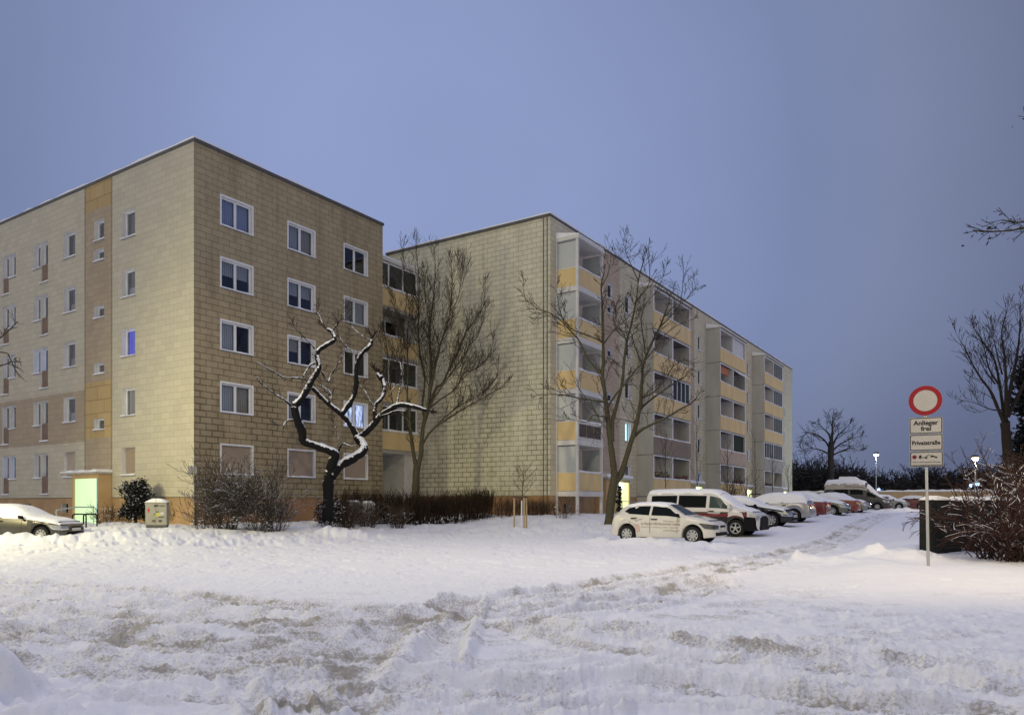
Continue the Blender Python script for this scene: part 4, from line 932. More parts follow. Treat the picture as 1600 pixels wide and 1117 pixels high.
# the big bare tree by the long front
def c7(l): return [(840+a/4.138, 330+b/4.138) for a, b in l]
def d8(l): return [(840+a/4.296, 580+b/4.296) for a, b in l]
limb_tree('bare_tree', 'tall bare tree with forked trunk beside the white hatchback', 'tree', 951.5, 813, 36.5, [
    (d8([(478,1060),(484,960),(495,850),(512,740),(520,670)]), .24, .19, 0, 0, 0),
    (d8([(516,690),(500,560),(484,430),(466,270),(448,120),(434,20)])+c7([(425,980),(424,860),(418,620),(412,480),(430,400)]), .17, .03, -.8, 0, .8),
    (d8([(520,740),(560,690),(600,560),(640,430),(668,330),(690,220),(698,100),(705,20)])+c7([(680,1000),(730,870),(785,760),(820,670),(850,590)]), .16, .03, .9, 0, .8),
    (d8([(500,470),(505,330),(532,225),(562,110),(575,20)])+c7([(560,960),(580,830),(604,740),(640,560),(655,430),(690,310)]), .11, .02, .5, -.2, .9),
    (d8([(636,450),(690,400),(760,360),(850,318),(950,258),(1020,220),(1066,180)]), .08, .03, -1.0, .5, .8),
    (d8([(688,250),(760,190),(830,140),(920,78),(985,40),(1020,0)]), .07, .02, 1.0, .6, .9),
    (d8([(455,205),(380,196),(280,180),(200,164),(130,155),(0,160)]), .06, .014, -1.2, -.4, .9),
    (d8([(470,310),(420,300),(370,296),(330,340),(210,318)]), .035, .010, -.6, -.4, .9),
    (c7([(424,850),(370,820),(290,790),(220,760),(160,690),(128,560),(120,500)]), .05, .010, .9, -.5, .9),
    (c7([(420,1060),(330,960),(270,840),(200,760),(130,690),(60,650),(0,630),(-80,560),(-90,480)]), .06, .010, -1.0, -.4, 1),
    (c7([(426,860),(500,760),(570,700),(640,620)]), .045, .012, -.8, -.5, .9),
    (c7([(580,830),(520,780),(490,700),(500,620),(560,560)]), .035, .010, .8, -.1, .9),
    (d8([(470,240),(530,150),(600,70),(650,0)])+c7([(700,960),(760,880),(800,820),(900,740),(1000,700)]), .06, .012, -1.0, -.3, .9),
    (c7([(790,750),(860,680),(920,600),(940,460),(945,370)]), .04, .009, .6, .7, 1),
    (c7([(640,580),(720,470),(720,330),(718,240)]), .035, .008, -.6, .2, 1),
    (c7([(650,450),(610,360),(570,260),(578,180)]), .03, .008, .5, .2, 1),
    (c7([(820,680),(900,600),(970,560),(1020,510)]), .03, .009, -.5, .7, 1),
    (c7([(412,480),(450,420),(470,330),(480,270)]), .03, .008, .6, -.7, 1),
    (d8([(700,180),(780,140),(860,50)])+c7([(880,1000),(960,960),(980,1020)]), .04, .012, -.5, .5, .8),
    (c7([(680,1000),(620,850),(605,790),(520,760),(480,640)]), .04, .009, .9, .6, .9),
    (c7([(700,960),(690,860),(670,700),(700,600),(780,500),(830,370)]), .04, .008, -.7, .5, 1),
    (d8([(490,420),(440,360),(420,385)]), .025, .01, -.3, -.1, .8),
    (d8([(660,350),(560,320),(480,330)]), .03, .01, -.5, .4, .6),
    ], BARK_G, TWIG, twig_lev=2, twig_kids=3, twig_len=1.35, every=.24, twig_r=.015, seed=12, up=.3, spread=.85, minr=.0085, tips=1, tipl=.3)
# bare tree and dark conifer beyond the bush at the right
limb_tree('bare_tree', 'bare tree with several rising limbs behind the snowy bush at the far right', 'tree', 1578, 800, 27, [
    ([(1580,800),(1578,740),(1573,690),(1570,660)], .21, .16, 0, 0, 0),
    ([(1572,668),(1560,640),(1548,612),(1532,590),(1518,566),(1508,545),(1498,528)], .075, .010, -.5, 0, 1),
    ([(1570,665),(1566,630),(1560,590),(1553,560),(1540,540),(1522,514)], .075, .010, .6, 0, 1),
    ([(1571,660),(1572,610),(1570,560),(1565,520),(1574,484)], .085, .010, -.6, 0, 1),
    ([(1572,650),(1580,600),(1590,550),(1594,500),(1592,476)], .085, .010, .6, 0, 1),
    ([(1574,650),(1590,620),(1612,570),(1630,520)], .09, .010, .2, 0, 1),
    ([(1560,600),(1545,575),(1538,545),(1528,520)], .04, .008, .3, 0, 1),
    ([(1555,600),(1540,580),(1530,560)], .03, .008, .3, 0, .9),
    ([(1566,585),(1556,545),(1550,510)], .03, .007, .4, 0, 1),
    ([(1568,640),(1550,640),(1530,632),(1512,626)], .03, .008, -.6, 0, .8),
    ], snowy('dark trunk bark', (.028,.022,.018), .05, 7), TWIG_D, twig_lev=2, twig_kids=3, twig_len=1.15, every=.2, twig_r=.010, seed=21, up=.5, spread=.6, tipl=.4, minr=.0065, tips=1)
# the far bare tree over the dark wood
limb_tree('bare_tree', 'round crowned bare tree rising alone over the dark wood in the distance', 'tree', 1298, 780, 92, [
    ([(1299,790),(1299,750),(1298,715),(1299,690)], .42, .34, 0, 0, 0),
    ([(1299,705),(1290,690),(1278,680),(1262,676),(1254,684)], .15, .03, 2, 0, 1),
    ([(1299,700),(1296,680),(1285,668),(1278,660)], .17, .03, -2, 0, 1),
    ([(1299,695),(1301,675),(1300,660),(1304,652)], .18, .03, 1, 0, 1),
    ([(1299,700),(1308,682),(1318,672),(1326,664)], .17, .03, -1.5, 0, 1),
    ([(1299,706),(1312,694),(1328,686),(1340,682)], .15, .03, 2, 0, 1),
    ([(1299,712),(1285,704),(1268,700),(1258,702)], .13, .03, -2, 0, 1),
    ([(1299,712),(1316,704),(1330,700),(1340,704)], .13, .03, -2, 0, 1),
    ], TWIG_D, TWIG_D, twig_lev=2, twig_kids=4, twig_len=2.2, every=.5, twig_r=.04, seed=31, minr=.015, up=.3, spread=.7, tipl=.4, tips=2)

def twig_bush(name, label, cat, x, y, h, w_, n, matl, seed, lean=.5, lev=1, kids=4, r=.010, L=None, group=None, low=0, droop=0):
    rg = random.Random(seed); z = gz(x, y); t = thing(name, label, cat, (x, y, z), group=group); mb = MB()
    for k in range(n):
        an = rg.uniform(0, 6.283); rr = w_*.5*math.sqrt(rg.random())*.55; p = Vector((rr*math.cos(an), rr*math.sin(an), -.05))
        d = Vector((math.cos(an)*lean*rg.random()*w_/h, math.sin(an)*lean*rg.random()*w_/h, 1)).normalized()
        grow(mb, rg, p, d, h*rg.uniform(.55,1.05), r, lev, kids, .6, .15-droop, .16, .5, .0072)
    mb.build('twigs', matl, t); return t
def snow_clumps(parent, seed, n, w_, d_, h0, h1, s0=.02, s1=.06, name='snow_clumps'):
    """little lumps of snow caught in the twigs"""
    rg = random.Random(seed); mb = MB()
    for k in range(n):
        c = Vector((rg.uniform(-w_,w_), rg.uniform(-d_,d_), h0+(h1-h0)*rg.random()**1.3)); a, b, h = rg.uniform(s0,s1), rg.uniform(s0,s1), rg.uniform(s0,s1)*.6
        i = len(mb.v); an = rg.uniform(0,1)
        for j in range(5): mb.v.append((c.x+a*math.cos(an+j*1.257), c.y+b*math.sin(an+j*1.257), c.z+rg.uniform(-.01,.01)))
        mb.v.append((c.x,c.y,c.z+h)); mb.v.append((c.x,c.y,c.z-h*.4))
        for j in range(5): mb.f.append((i+j,i+(j+1)%5,i+5)); mb.f.append((i+(j+1)%5,i+j,i+6)); mb.m += [0,0]; mb.uv += [None,None]
    return mb.build(name, SNOW, parent)
BUSHY = snowy('bush twigs dusted with snow', (.060,.048,.036), .42, 22)
BUSHB = snowy('brown bush twigs', (.075,.050,.032), .22, 22)
LEAFD = snowy('dark evergreen leaves', (.012,.014,.014), .20, 16)
def gp(px, py):            # where the view through a photo pixel meets the ground
    Y = 6.0
    for _ in range(60):
        z = gz(at(px, Y), Y); Y2 = (EYE-z)*FPX/max(4, py-HY)
        Y += (Y2-Y)*.4
    return at(px, Y), Y
# leafy evergreens: many small leaves
def leaf_bush(name, label, cat, x, y, h, w_, n, matl, seed, size=.07, group=None, trunk=.35, squash=1.0, top=0.0):
    rg = random.Random(seed); z = gz(x, y); t = thing(name, label, cat, (x, y, z), group=group); mb = MB(); sm = MB()
    sm.tube([(0,0,-.1),(.03,0,trunk),(0,.02,h*.6)], [.09,.07,.02], 6); sm.build('stem', TWIG_D, t)
    cl = [Vector((rg.gauss(0,.36)*w_*.5, rg.gauss(0,.36)*w_*.5, trunk+(h-trunk)*(.12+.8*rg.random()))) for _ in range(46)]
    for c in cl:
        f = (c.z-trunk)/(h-trunk); lim = w_*.5*math.sqrt(max(.05, 1-(2*f-1)**2*.85))*(1-top*f)
        q = math.hypot(c.x, c.y)
        if q > lim*.8: c.x *= lim*.8/q; c.y *= lim*.8/q
    for k in range(n):
        c = rg.choice(cl); p = c+Vector((rg.gauss(0,.15), rg.gauss(0,.15), rg.gauss(0,.14)))*w_*.6
        if p.z < .05: continue
        a = Vector((rg.gauss(0,1), rg.gauss(0,1), rg.gauss(.2,.6))).normalized(); b = a.orthogonal().normalized(); b.rotate(Matrix.Rotation(rg.uniform(0,6.28),3,a)); s = size*rg.uniform(.6,1.3)
        mb.quad(p-a*s, p+b*s*.45, p+a*s, p-b*s*.45)
    mb.build('leaves', matl, t); return t
x, y = at(211,33.4), 33.4; leaf_bush('evergreen_shrub', 'dark round evergreen shrub dusted with snow left of the utility cabinet', 'shrub', x, y, 2.0, 1.4, 8500, LEAFD, 5, .06, trunk=.12)
x, y = at(968, 40.5), 40.5; leaf_bush('slim_conifer', 'slim dark upright conifer in front of the lit doorway behind the tall forked tree', 'conifer', x, y, 1.75, .42, 1800, snowy('conifer needles', (.012,.020,.018), .05, 14), 9, .05, trunk=.05)
x, y = at(1618, 31), 31
leaf_bush('dark_conifer', 'big dark conifer cut by the right edge of the view', 'conifer', x, y, 7.2, 2.6, 9000, snowy('dark needles', (.010,.013,.014), .0, 14), 19, .13, trunk=.2, top=.75)
x, y = gp(515, 823); b = leaf_bush('low_shrub', 'low snow speckled shrub at the foot of the gnarled black tree', 'shrub', x, y, 1.15, 1.5, 2600, snowy('snow speckled leaves', (.020,.017,.015), .34, 20), 29, .05, trunk=.05)
# bare bushes in front of the gables
for px, py, h, w_, n, sd, lb in ((350,826,2.6,1.7,95,1,'tall dense bare bush below the first shuttered gable window'),
                                 (405,828,2.4,1.9,60,2,'loose twiggy bare bush between the first two shuttered gable windows'),
                                 (432,829,1.4,1.2,36,3,'low snowy bush at the right foot of the twiggy bare bushes'),
                                 (316,825,1.3,1.1,30,4,'small bare bush right beside the thin post at the house corner'),
                                 (183,815,1.5,1.5,44,5,'brown bare bush between the lit entrance and the evergreen shrub'),
                                 (163,817,1.0,1.2,26,6,'small twiggy bush behind the bicycle hoops'),
                                 (276,818,.95,1.1,34,7,'low brown bush right of the utility cabinet')):
    x, y = gp(px, py); t = twig_bush('bare_bush', lb, 'bush', x, y, h, w_, n, BUSHY if sd in (1,2,3,4) else BUSHB, 40+sd, 1.0, 2 if sd < 4 else 1, 4)
    snow_clumps(t, sd, int(30*w_*h), w_*.42, w_*.3, .05, h*.75)
for px, py, h, w_, n, sd, lb in ((541,823,1.35,1.3,80,11,'twiggy bush at the left end of the hedge, right of the gnarled trunk'),
                                 (574,823,1.3,1.2,70,12,'thin bush on white stems in front of the passage bin'),
                                 (620,824,1.2,1.1,50,13,'thin bush before the passage opening'),
                                 (878,806,1.0,1.0,24,14,'reddish bush at the corner of the mossy gable'),
                                 (835,808,.9,1.3,24,15,'reddish low bush right of the staked sapling')):
    x, y = gp(px, py); t = twig_bush('bare_bush', lb, 'bush', x, y, h, w_, n, BUSHB, 60+sd, .9, 1, 4); snow_clumps(t, sd, 26, w_*.4, w_*.3, .02, h*.6)
# hedge
def hedge(name, label, p0, p1, h0, h1, wd, n, matl, seed):
    rg = random.Random(seed); p0 = Vector(p0); p1 = Vector(p1); c = (p0+p1)/2; z = gz(c.x, c.y)
    t = thing(name, label, 'hedge', (c.x, c.y, z)); mb = MB(); d = (p1-p0); nrm = Vector((-d.y, d.x)).normalized()
    for k in range(n):
        f = rg.random(); q = p0+d*f+nrm*rg.gauss(0, wd*.35)-c; zz = gz(q.x+c.x, q.y+c.y)-z; h = (h0+(h1-h0)*f)*rg.uniform(.7,1.03)
        grow(mb, rg, Vector((q.x,q.y,zz-.03)), Vector((rg.gauss(0,.16), rg.gauss(0,.16), 1)).normalized(), h, .011, 1, 5, .45, .1, .08, .38, .006, seg=3)
    mb.build('twigs', matl, t); return t, d.length
HEDGE = snowy('dark hedge twigs', (.045,.030,.021), .02, 22)
hx0, hx1 = (at(528,36.3),36.3), (at(768,41.2),41.2)
t, L = hedge('clipped_hedge', 'dark brown clipped bare hedge running to the mossy gable', hx0, hx1, 1.5, 1.5, .9, 1250, HEDGE, 3)
snow_clumps(t, 77, 90, 2.2, 1.0, .0, .35)
hedge('low_hedge', 'thin reddish low hedge along the foot of the mossy gable', (at(775,41.0),41.0), (at(868,41.0),41.0), .95, .8, .6, 170, BUSHB, 6)

# staked saplings
def stake_frame(x, y, label, h=1.25, s=.32, group=None, rz=0):
    t = thing('stake_frame', label, 'tree stakes', (x, y, gz(x, y)), rz, group)
    for k in range(3):
        a = k*2.094+.35; mb = MB(); mb.tube([(s*math.cos(a), s*math.sin(a), -.2), (s*math.cos(a), s*math.sin(a), h)], .042, 8); mb.build('post', STAKE, t)
    for k in range(3):
        a, b = k*2.094+.35, (k+1)*2.094+.35; mb = MB()
        mb.tube([(s*1.12*math.cos(a), s*1.12*math.sin(a), h-.02+k*.012), (s*1.12*math.cos(b), s*1.12*math.sin(b), h-.02+k*.012)], .035, 6); mb.build('crossbar', STAKE_D, t)
    return t
STAKE = mat('peeled timber stake', (.42,.32,.19), .8, .15, 3); STAKE_D = mat('dark stake crossbar', (.10,.065,.05), .8, .2)
def sapling(x, y, h, label, seed, group=None, wrap=1.0, spread=.8, ll=1.1, kids=9, base=1.35, upr=.55):
    rg = random.Random(seed); t = thing('sapling', label, 'sapling', (x, y, gz(x, y)), 0, group)
    tm = MB(); top = Vector((rg.gauss(0,.05), rg.gauss(0,.05), h)); tm.tube([(0,0,-.1),(.01,0,base),tuple(top*.85),tuple(top)], [.028,.025,.012,.006], 6)
    if wrap: tm.tube([(0,0,-.05),(.008,0,base-.1)], .034, 8, m=1)
    tm.build('trunk', [BARK, WHITE], t)
    cm = MB()
    for k in range(kids):
        f = k/kids; z = base+.15+(h-base-.5)*f; an = k*2.4+rg.random(); d = Vector((math.cos(an)*spread, math.sin(an)*spread, upr+.3)).normalized()
        grow(cm, rg, Vector((top.x*z/h, top.y*z/h, z)), d, ll*(1.1-.6*f)*rg.uniform(.8,1.1), .011, 1, 4, .5, .35, .08, .5, .005)
    cm.build('crown', TWIG, t)
x, y = gp(815, 822.5)
stake_frame(x, y, 'light timber stake frame around the sapling in front of the mossy gable', 1.42, .36, rz=.5)
sapling(x, y+.02, 3.0, 'young sapling with white wrapped stem between light stakes before the mossy gable', 2)
for px, tt, d_, h, lb in ((1040, 12.9, 4.6, 5.0, 'first sapling from the left behind the white van, before the brown balcony'),
                          (1089, 20.4, 4.6, 6.2, 'taller sapling behind the van roof, in front of the narrow windows'),
                          (1136, 26.0, 4.4, 5.6, 'sapling in front of the second balcony tower over the dark car'),
                          (1180, 34.5, 4.4, 6.2, 'sapling standing before the grey side wall of the last balcony tower'),
                          (1207, 41.5, 4.4, 4.6, 'sapling in front of the blue lit ground floor'),
                          (1232, 49.5, 4.4, 4.2, 'last sapling by the far end of the long front')):
    # along the line of saplings, d_ metres off the front
    k = (px-HX)/FPX; o = B0-V*d_; t_ = (k*o.y-o.x)/(U.x-U.y*k); p = o+U*t_
    sapling(p.x, p.y, h, lb, int(px), 'saplings planted along the long front', 0, .55, 1.5, 10, 1.5, 1.0)
    stake_frame(p.x, p.y, lb.replace('sapling', 'stakes of the sapling').replace('taller stakes of the','stakes of the taller').replace('first stakes of the', 'stakes of the first').replace('last stakes of the', 'stakes of the last'), 1.35, .45, 'stakes of the saplings along the long front')
x, y = B0.x+U.x*23-V.x*3.2, B0.y+U.y*23-V.y*3.2
twig_bush('bare_bush', 'dark bare bush under the narrow windows behind the van roof', 'bush', x, y, 2.7, 1.9, 50, TWIG_D, 97, .8, 2, 3)

# the wood far behind: one mass of trunks and twigs
def wood():
    rg = random.Random(55); mb = MB()
    for k in range(620):
        Y = rg.uniform(94, 118); px = rg.uniform(1225, 1640) if rg.random() < .8 else rg.uniform(1640, 2300)
        h = (7.0 if px < 1350 else 5.2 if px < 1420 else 6.0)*rg.uniform(.6,1.0)*(Y/104)*.9
        x = at(px, Y); d = Vector((rg.gauss(0,.08), rg.gauss(0,.08), 1)).normalized()
        grow(mb, rg, Vector((x, Y, gz(x, Y)-.2)), d, h, .12, 2, 6, .85, .12, .11, .45, .03, seg=4)
    for k in range(5200):         # undergrowth
        Y = rg.uniform(92, 108); px = rg.uniform(1225, 1660); x = at(px, Y); hh = 5.0 if px < 1350 else 3.6
        c = Vector((x, Y, gz(x, Y)+hh*rg.random()**.8)); a = Vector((rg.gauss(0,1), rg.gauss(0,.5), rg.gauss(0,1))).normalized()*rg.uniform(.15,.45); b = a.orthogonal().normalized()*rg.uniform(.08,.22)
        mb.quad(c-a, c+b, c+a, c-b)
    o = mb.build('distant_woods', snowy('far dark wood', (.022,.020,.018), -.2, 3)); tag(o, 'dark bare wood behind the car park and its low wall', 'wood', kind='stuff')
wood()
# big snow laden bush at the right
def arch_bush(name, label, x, y, h, w_, dpt, n, matl, seed, snown):
    rg = random.Random(seed); z = gz(x, y); t = thing(name, label, 'bush', (x, y, z)); mb = MB()
    for k in range(n):
        p = Vector((rg.uniform(-w_,w_)*.42, rg.uniform(-dpt,dpt)*.45, -.05)); d = Vector((rg.gauss(0,.45), rg.gauss(-.18,.4), 1)).normalized(); L = h*rg.uniform(.6,1.25); s = 7; st = L/s; pts = [p]; 
        hd = Vector((rg.gauss(0,1), rg.gauss(-.6,.8), 0)).normalized(); dr = rg.uniform(.06,.34)
        for i in range(s):
            d = (d+hd*dr*.55+Vector((rg.gauss(0,.09), rg.gauss(0,.09), -dr*(i/s)*1.1))).normalized(); p = p+d*st; 
            if p.z < .05: break
            pts.append(p)
        mb.tube(pts, [max(.006, .015*(1-i/len(pts)*.65)) for i in range(len(pts))], 4, cap=False)
        for j in range(1, len(pts)-1):
            for q in range(2):
                dd = rot_dir((pts[j+1]-pts[j]).normalized(), rg.uniform(.4,.9), rg); grow(mb, rg, pts[j], dd, rg.uniform(.2,.6), .008, 1 if rg.random() < .5 else 0, 3, .6, -.15, .16, .5, .0055)
    mb.build('twigs', matl, t); return t
BUSHS = snowy('reddish twigs carrying snow', (.050,.026,.022), .38, 14, soft=.2)
arch_bush('snowy_bush', 'large arching bush with snow along its twigs right of the no entry sign', 12.35, 17.3, 2.2, 3.3, 1.8, 270, BUSHS, 5, 0)
arch_bush('brown_bush', 'tall brown bush behind the snowy bush, lit by a lamp shining through it', at(1640,21.5), 21.5, 3.0, 4.2, 1.6, 140, snowy('brown twigs in lamp light', (.085,.05,.034), .25, 14), 6, 0)
# trees whose twigs only reach in at the edges of the view
def reach_tree(label, x, y, h, tips, seed, leafy):
    rg = random.Random(seed); z = gz(x, y); t = thing('overhanging_tree', label, 'tree', (x, y, z)); O = Vector((x, y, z)); tm = MB(); cm = MB()
    tm.tube([(0,0,-.2),(.05,0,h*.4),(0,.1,h)], [.22,.17,.06], 9)
    for hz_, P in tips:
        q = [Vector((0,0,hz_))]+[pt(*p)-O for p in P]; n = len(q); rad = [.016*(1-i/n)+.004 for i in range(n)]; tm.tube(q, rad, 6)
        for i in range(1, n):
            for k in range(3): grow(cm, rg, q[i-1].lerp(q[i], rg.random()), rot_dir((q[i]-q[i-1]).normalized(), rg.uniform(.4,.9), rg), rg.uniform(.1,.26), .004, 1, 2, .6, .1, .15, .55, .0035)
        if leafy:
            for k in range(34):
                i = rg.randrange(max(1,n-3), n); c = q[i-1].lerp(q[i], rg.random())+Vector((rg.gauss(0,.07), rg.gauss(0,.07), rg.gauss(0,.06))); a = Vector((rg.gauss(0,1),rg.gauss(0,1),rg.gauss(0,1))).normalized()*rg.uniform(.02,.04); b = a.orthogonal().normalized()*.018; cm.quad(c-a,c+b,c+a,c-b)
    tm.build('trunk', BARK, t, smooth=True); cm.build('crown', TWIG_D, t)
reach_tree('leafy branch tip reaching in from a tree beyond the upper right edge', 9.6, 6.0, 6.5,
    [(3.6, [(1690,355,8.6),(1620,352,8.6),(1580,360,8.5),(1550,362,8.5),(1520,360,8.4)]), (3.7, [(1690,335,8.8),(1630,342,8.8),(1590,348,8.7),(1565,344,8.7)]),
     (4.6, [(1700,200,9),(1640,190,8.9),(1598,186,8.8)])], 3, True)
reach_tree('bare twigs with snow reaching in from a tree beyond the left edge', -15.5, 11.5, 7.0,
    [(3.5, [(-60,560,13),(-20,545,12.9),(10,520,12.7),(28,502,12.6)]), (3.2, [(-60,590,13),(-10,575,12.8),(20,565,12.6),(34,566,12.4)]), (3.0, [(-60,560,13),(-12,548,12.9),(12,552,12.9),(26,582,12.7)])], 5, False)
# ---------------------------------------------------------------- vehicles
def paint(name, col, rough=.28, metal=0, coat=.6):
    return mat(name, col, rough, .05, 2.5, metal=metal, spec=.5, coat=coat)
TYRE = mat('tyre rubber', (.012,.012,.013), .85, .2); RIM = mat('silver wheel', (.45,.46,.47), .35, .08, metal=.5); DARKP = mat('black plastic', (.008,.008,.010), .6, .15, spec=.08)
CARGLASS = mat('dark car glass', (.006,.008,.009), .10, .1, spec=.07); CARGLASS2 = mat('greenish car glass', (.04,.06,.06), .12, .15, spec=.25)
HEADL = mat('clear headlamp', (.55,.57,.60), .08, .15, 8, metal=.7, coat=1); HEADLD = mat('smoked headlamp', (.10,.10,.11), .08, .4, 12, metal=.5, coat=1)
TAIL = mat('red tail lamp', (.35,.012,.015), .15, .1, coat=1); TAILO = mat('orange red tail lamp', (.50,.09,.03), .15, .1, coat=1); PLATE = mat('number plate', (.55,.55,.52), .5, .05)
SEAM = mat('door gap', (.02,.02,.02), .8)
class Car:
    """body lofted along x from stations (x, shoulder z, shoulder half width, centre top z, top half width)"""
    def __init__(s, st, axles, wr, sill, ends=.26):
        st = sorted(st); s.xs = np.arange(st[0][0], st[-1][0]+.001, .03); a = np.array(st, float); s.wr = wr; s.axles = axles
        s.q = []
        for c in range(1, 5):
            v = np.interp(s.xs, a[:,0], a[:,c]); k = np.exp(-np.linspace(-2,2,7)**2); k /= k.sum(); p = np.pad(v, 3, mode='edge'); s.q.append(np.convolve(p, k, 'valid'))
        L0, L1 = s.xs[0], s.xs[-1]; zb = np.full_like(s.xs, sill)
        zb = np.where(s.xs < L0+.5, sill+(ends-sill)*np.clip((L0+.5-s.xs)/.5,0,1), zb); zb = np.where(s.xs > L1-.5, sill+(ends-sill)*np.clip((s.xs-L1+.5)/.5,0,1), zb)
        R = wr+.065
        for ax in axles:
            m = np.abs(s.xs-ax) < R; zb = np.where(m, np.maximum(zb, wr+np.sqrt(np.maximum(R*R-(s.xs-ax)**2, 0))), zb)
        s.zb = zb
    def at(s, x): return [float(np.interp(x, s.xs, v)) for v in s.q]
    def half(s, i):
        zs, ws, zt, wt = (v[i] for v in s.q); zb = s.zb[i]; z1 = max(zb+.02, min(zb+.14, zs-.1)); zm = max(z1+.02, .55*zs+.1)
        zm = min(zm, zs-.03)
        return [(0,zb), (ws*.86,zb), (ws*.97,zb+.015), (ws*1.0,max(z1,zb+.03)), (ws*1.005,max(zm,zb+.05)), (ws*.965,max(zs,zb+.08)), (wt,zs+(zt-zs)*.80), (wt*.86,zs+(zt-zs)*.94), (wt*.5,zt-.004), (0,zt)]
    def body(s, name, m, parent):
        mb = MB(); rings = []
        for i, x in enumerate(s.xs):
            h = s.half(i); ring = [(x, -y, z) for y, z in h]+[(x, y, z) for y, z in reversed(h[1:-1])]
            rings.append(len(mb.v)); mb.v += ring; n = len(ring)
        for i in range(len(s.xs)-1):
            for k in range(n):
                k2 = (k+1) % n; mb.f.append((rings[i]+k, rings[i]+k2, rings[i+1]+k2, rings[i+1]+k)); mb.m.append(0); mb.uv.append(None)
        mb.f.append(tuple(rings[0]+k for k in range(n))); mb.f.append(tuple(rings[-1]+k for k in reversed(range(n)))); mb.m += [0,0]; mb.uv += [None,None]
        o = mb.build(name, m, parent, smooth=True, angle=38, merge=True); return o
    def side(s, x, f, sg, off=.006):         # f 0 shoulder .. 1 roof edge
        zs, ws, zt, wt = s.at(x); y = ws*.965+(wt-ws*.965)*f; z = zs+(zt-zs)*.80*f; return (x, sg*(y+off), z+off*.3)
    def flank(s, x, z, sg, off=.006):        # on the door side
        zs, ws, zt, wt = s.at(x); t = min(1, max(0, (z-.55*zs-.1)/max(.05, zs-.55*zs-.1))); return (x, sg*(ws*(1.005-.04*t)+off), z)
    def top(s, x, g, off=.006):
        zs, ws, zt, wt = s.at(x); a = abs(g); Y = [0,.5,.86,1]; Z = [zt, zt-.004, zs+(zt-zs)*.94, zs+(zt-zs)*.80]
        return (x, g*wt, float(np.interp(a, Y, Z))+off)
    def side_patch(s, name, poly, sg, m, parent, off=.006, z=False):
        P = []
        n = len(poly)
        for i in range(n):
            (x0,f0),(x1,f1) = poly[i], poly[(i+1)%n]; k = max(1, int(abs(x1-x0)/.12))
            for j in range(k):
                u = j/k; x, f = x0+(x1-x0)*u, f0+(f1-f0)*u; P.append((s.flank if z else s.side)(x, f, sg, off))
        mb = MB(); mb.poly(P if sg < 0 else P[::-1]); return mb.build(name, m, parent)
    def top_patch(s, name, x0, x1, g0, g1, m, parent, off=.007, nx=8, ng=8, inset=0):
        mb = MB()
        for i in range(nx):
            for j in range(ng):
                a, b = x0+(x1-x0)*i/nx, x0+(x1-x0)*(i+1)/nx; ga0 = g0+(g1-g0)*j/ng; ga1 = g0+(g1-g0)*(j+1)/ng
                mb.quad(s.top(a,ga0,off), s.top(b,ga0,off), s.top(b,ga1,off), s.top(a,ga1,off))
        return mb.build(name, m, parent, smooth=True, merge=True)
    def snow(s, x0, x1, parent, thick=.05, low=0.0, seed=0, m=None, name='snow_cover'):
        """blanket over everything that faces up between x0 and x1; low: how far down the window sides it reaches (1 roof edge, 0 shoulder)"""
        rg = random.Random(seed); xs = np.arange(x0, x1+.04, .08); mb = MB(); rows = []
        fr = [low+(1-low)*k/3 for k in range(4)]
        ph = rg.random()*9
        for ix, x in enumerate(xs):
            x = float(min(max(x, s.xs[0]+.005), s.xs[-1]-.005)); e = min(1, ix/2, (len(xs)-1-ix)/2)
            zs, ws, zt, wt = s.at(x); th = thick*(.55+.45*e)
            half = []
            for k, f in enumerate(fr):
                ff = f+(.06*math.sin(x*7+ph)+.04*math.sin(x*17+ph*2) if k == 0 else 0); ff = max(0, ff); q = s.side(x, ff, 1, 0); o = (.004 if k == 0 else th*.45); half.append((q[1]+o, q[2]+(.0 if k == 0 else th*.4*k/3)))
            for g, tz in ((.93,.75),(.8,.95),(.5,1.05),(0,1.1)):
                q = s.top(x, g, 0); half.append((q[1]+th*.1*g, q[2]+th*tz*(1+.16*math.sin(x*5+g*4+ph)+.1*math.sin(x*13-g*9+ph))))
            ring = [(x, -y, z) for y, z in half]+[(x, y, z) for y, z in reversed(half[:-1])]
            rows.append((len(mb.v), len(ring))); mb.v += ring
        for i in range(len(rows)-1):
            b, n = rows[i]; c = rows[i+1][0]
            for k in range(n-1): mb.f.append((b+k, b+k+1, c+k+1, c+k)); mb.m.append(0); mb.uv.append(None)
        for i in (0, len(rows)-1):      # close the ends down onto the body
            b, n = rows[i]; x = float(xs[i]); 
            base = len(mb.v); xe = float(min(max(xs[i]+(-.05 if i == 0 else .05), s.xs[0]), s.xs[-1]))
            for k in range(n):
                vx, vy, vz = mb.v[b+k]; q = s.top(xe, max(-1, min(1, vy/max(.1, s.at(xe)[3]))), 0); mb.v.append((xe, vy*.99, min(vz, q[2]) if abs(vy) <= s.at(xe)[3] else vz-.02))
            for k in range(n-1):
                f = (b+k, b+k+1, base+k+1, base+k); mb.f.append(f if i else f[::-1]); mb.m.append(0); mb.uv.append(None)
        return mb.build(name, m or SNOW, parent, smooth=True)
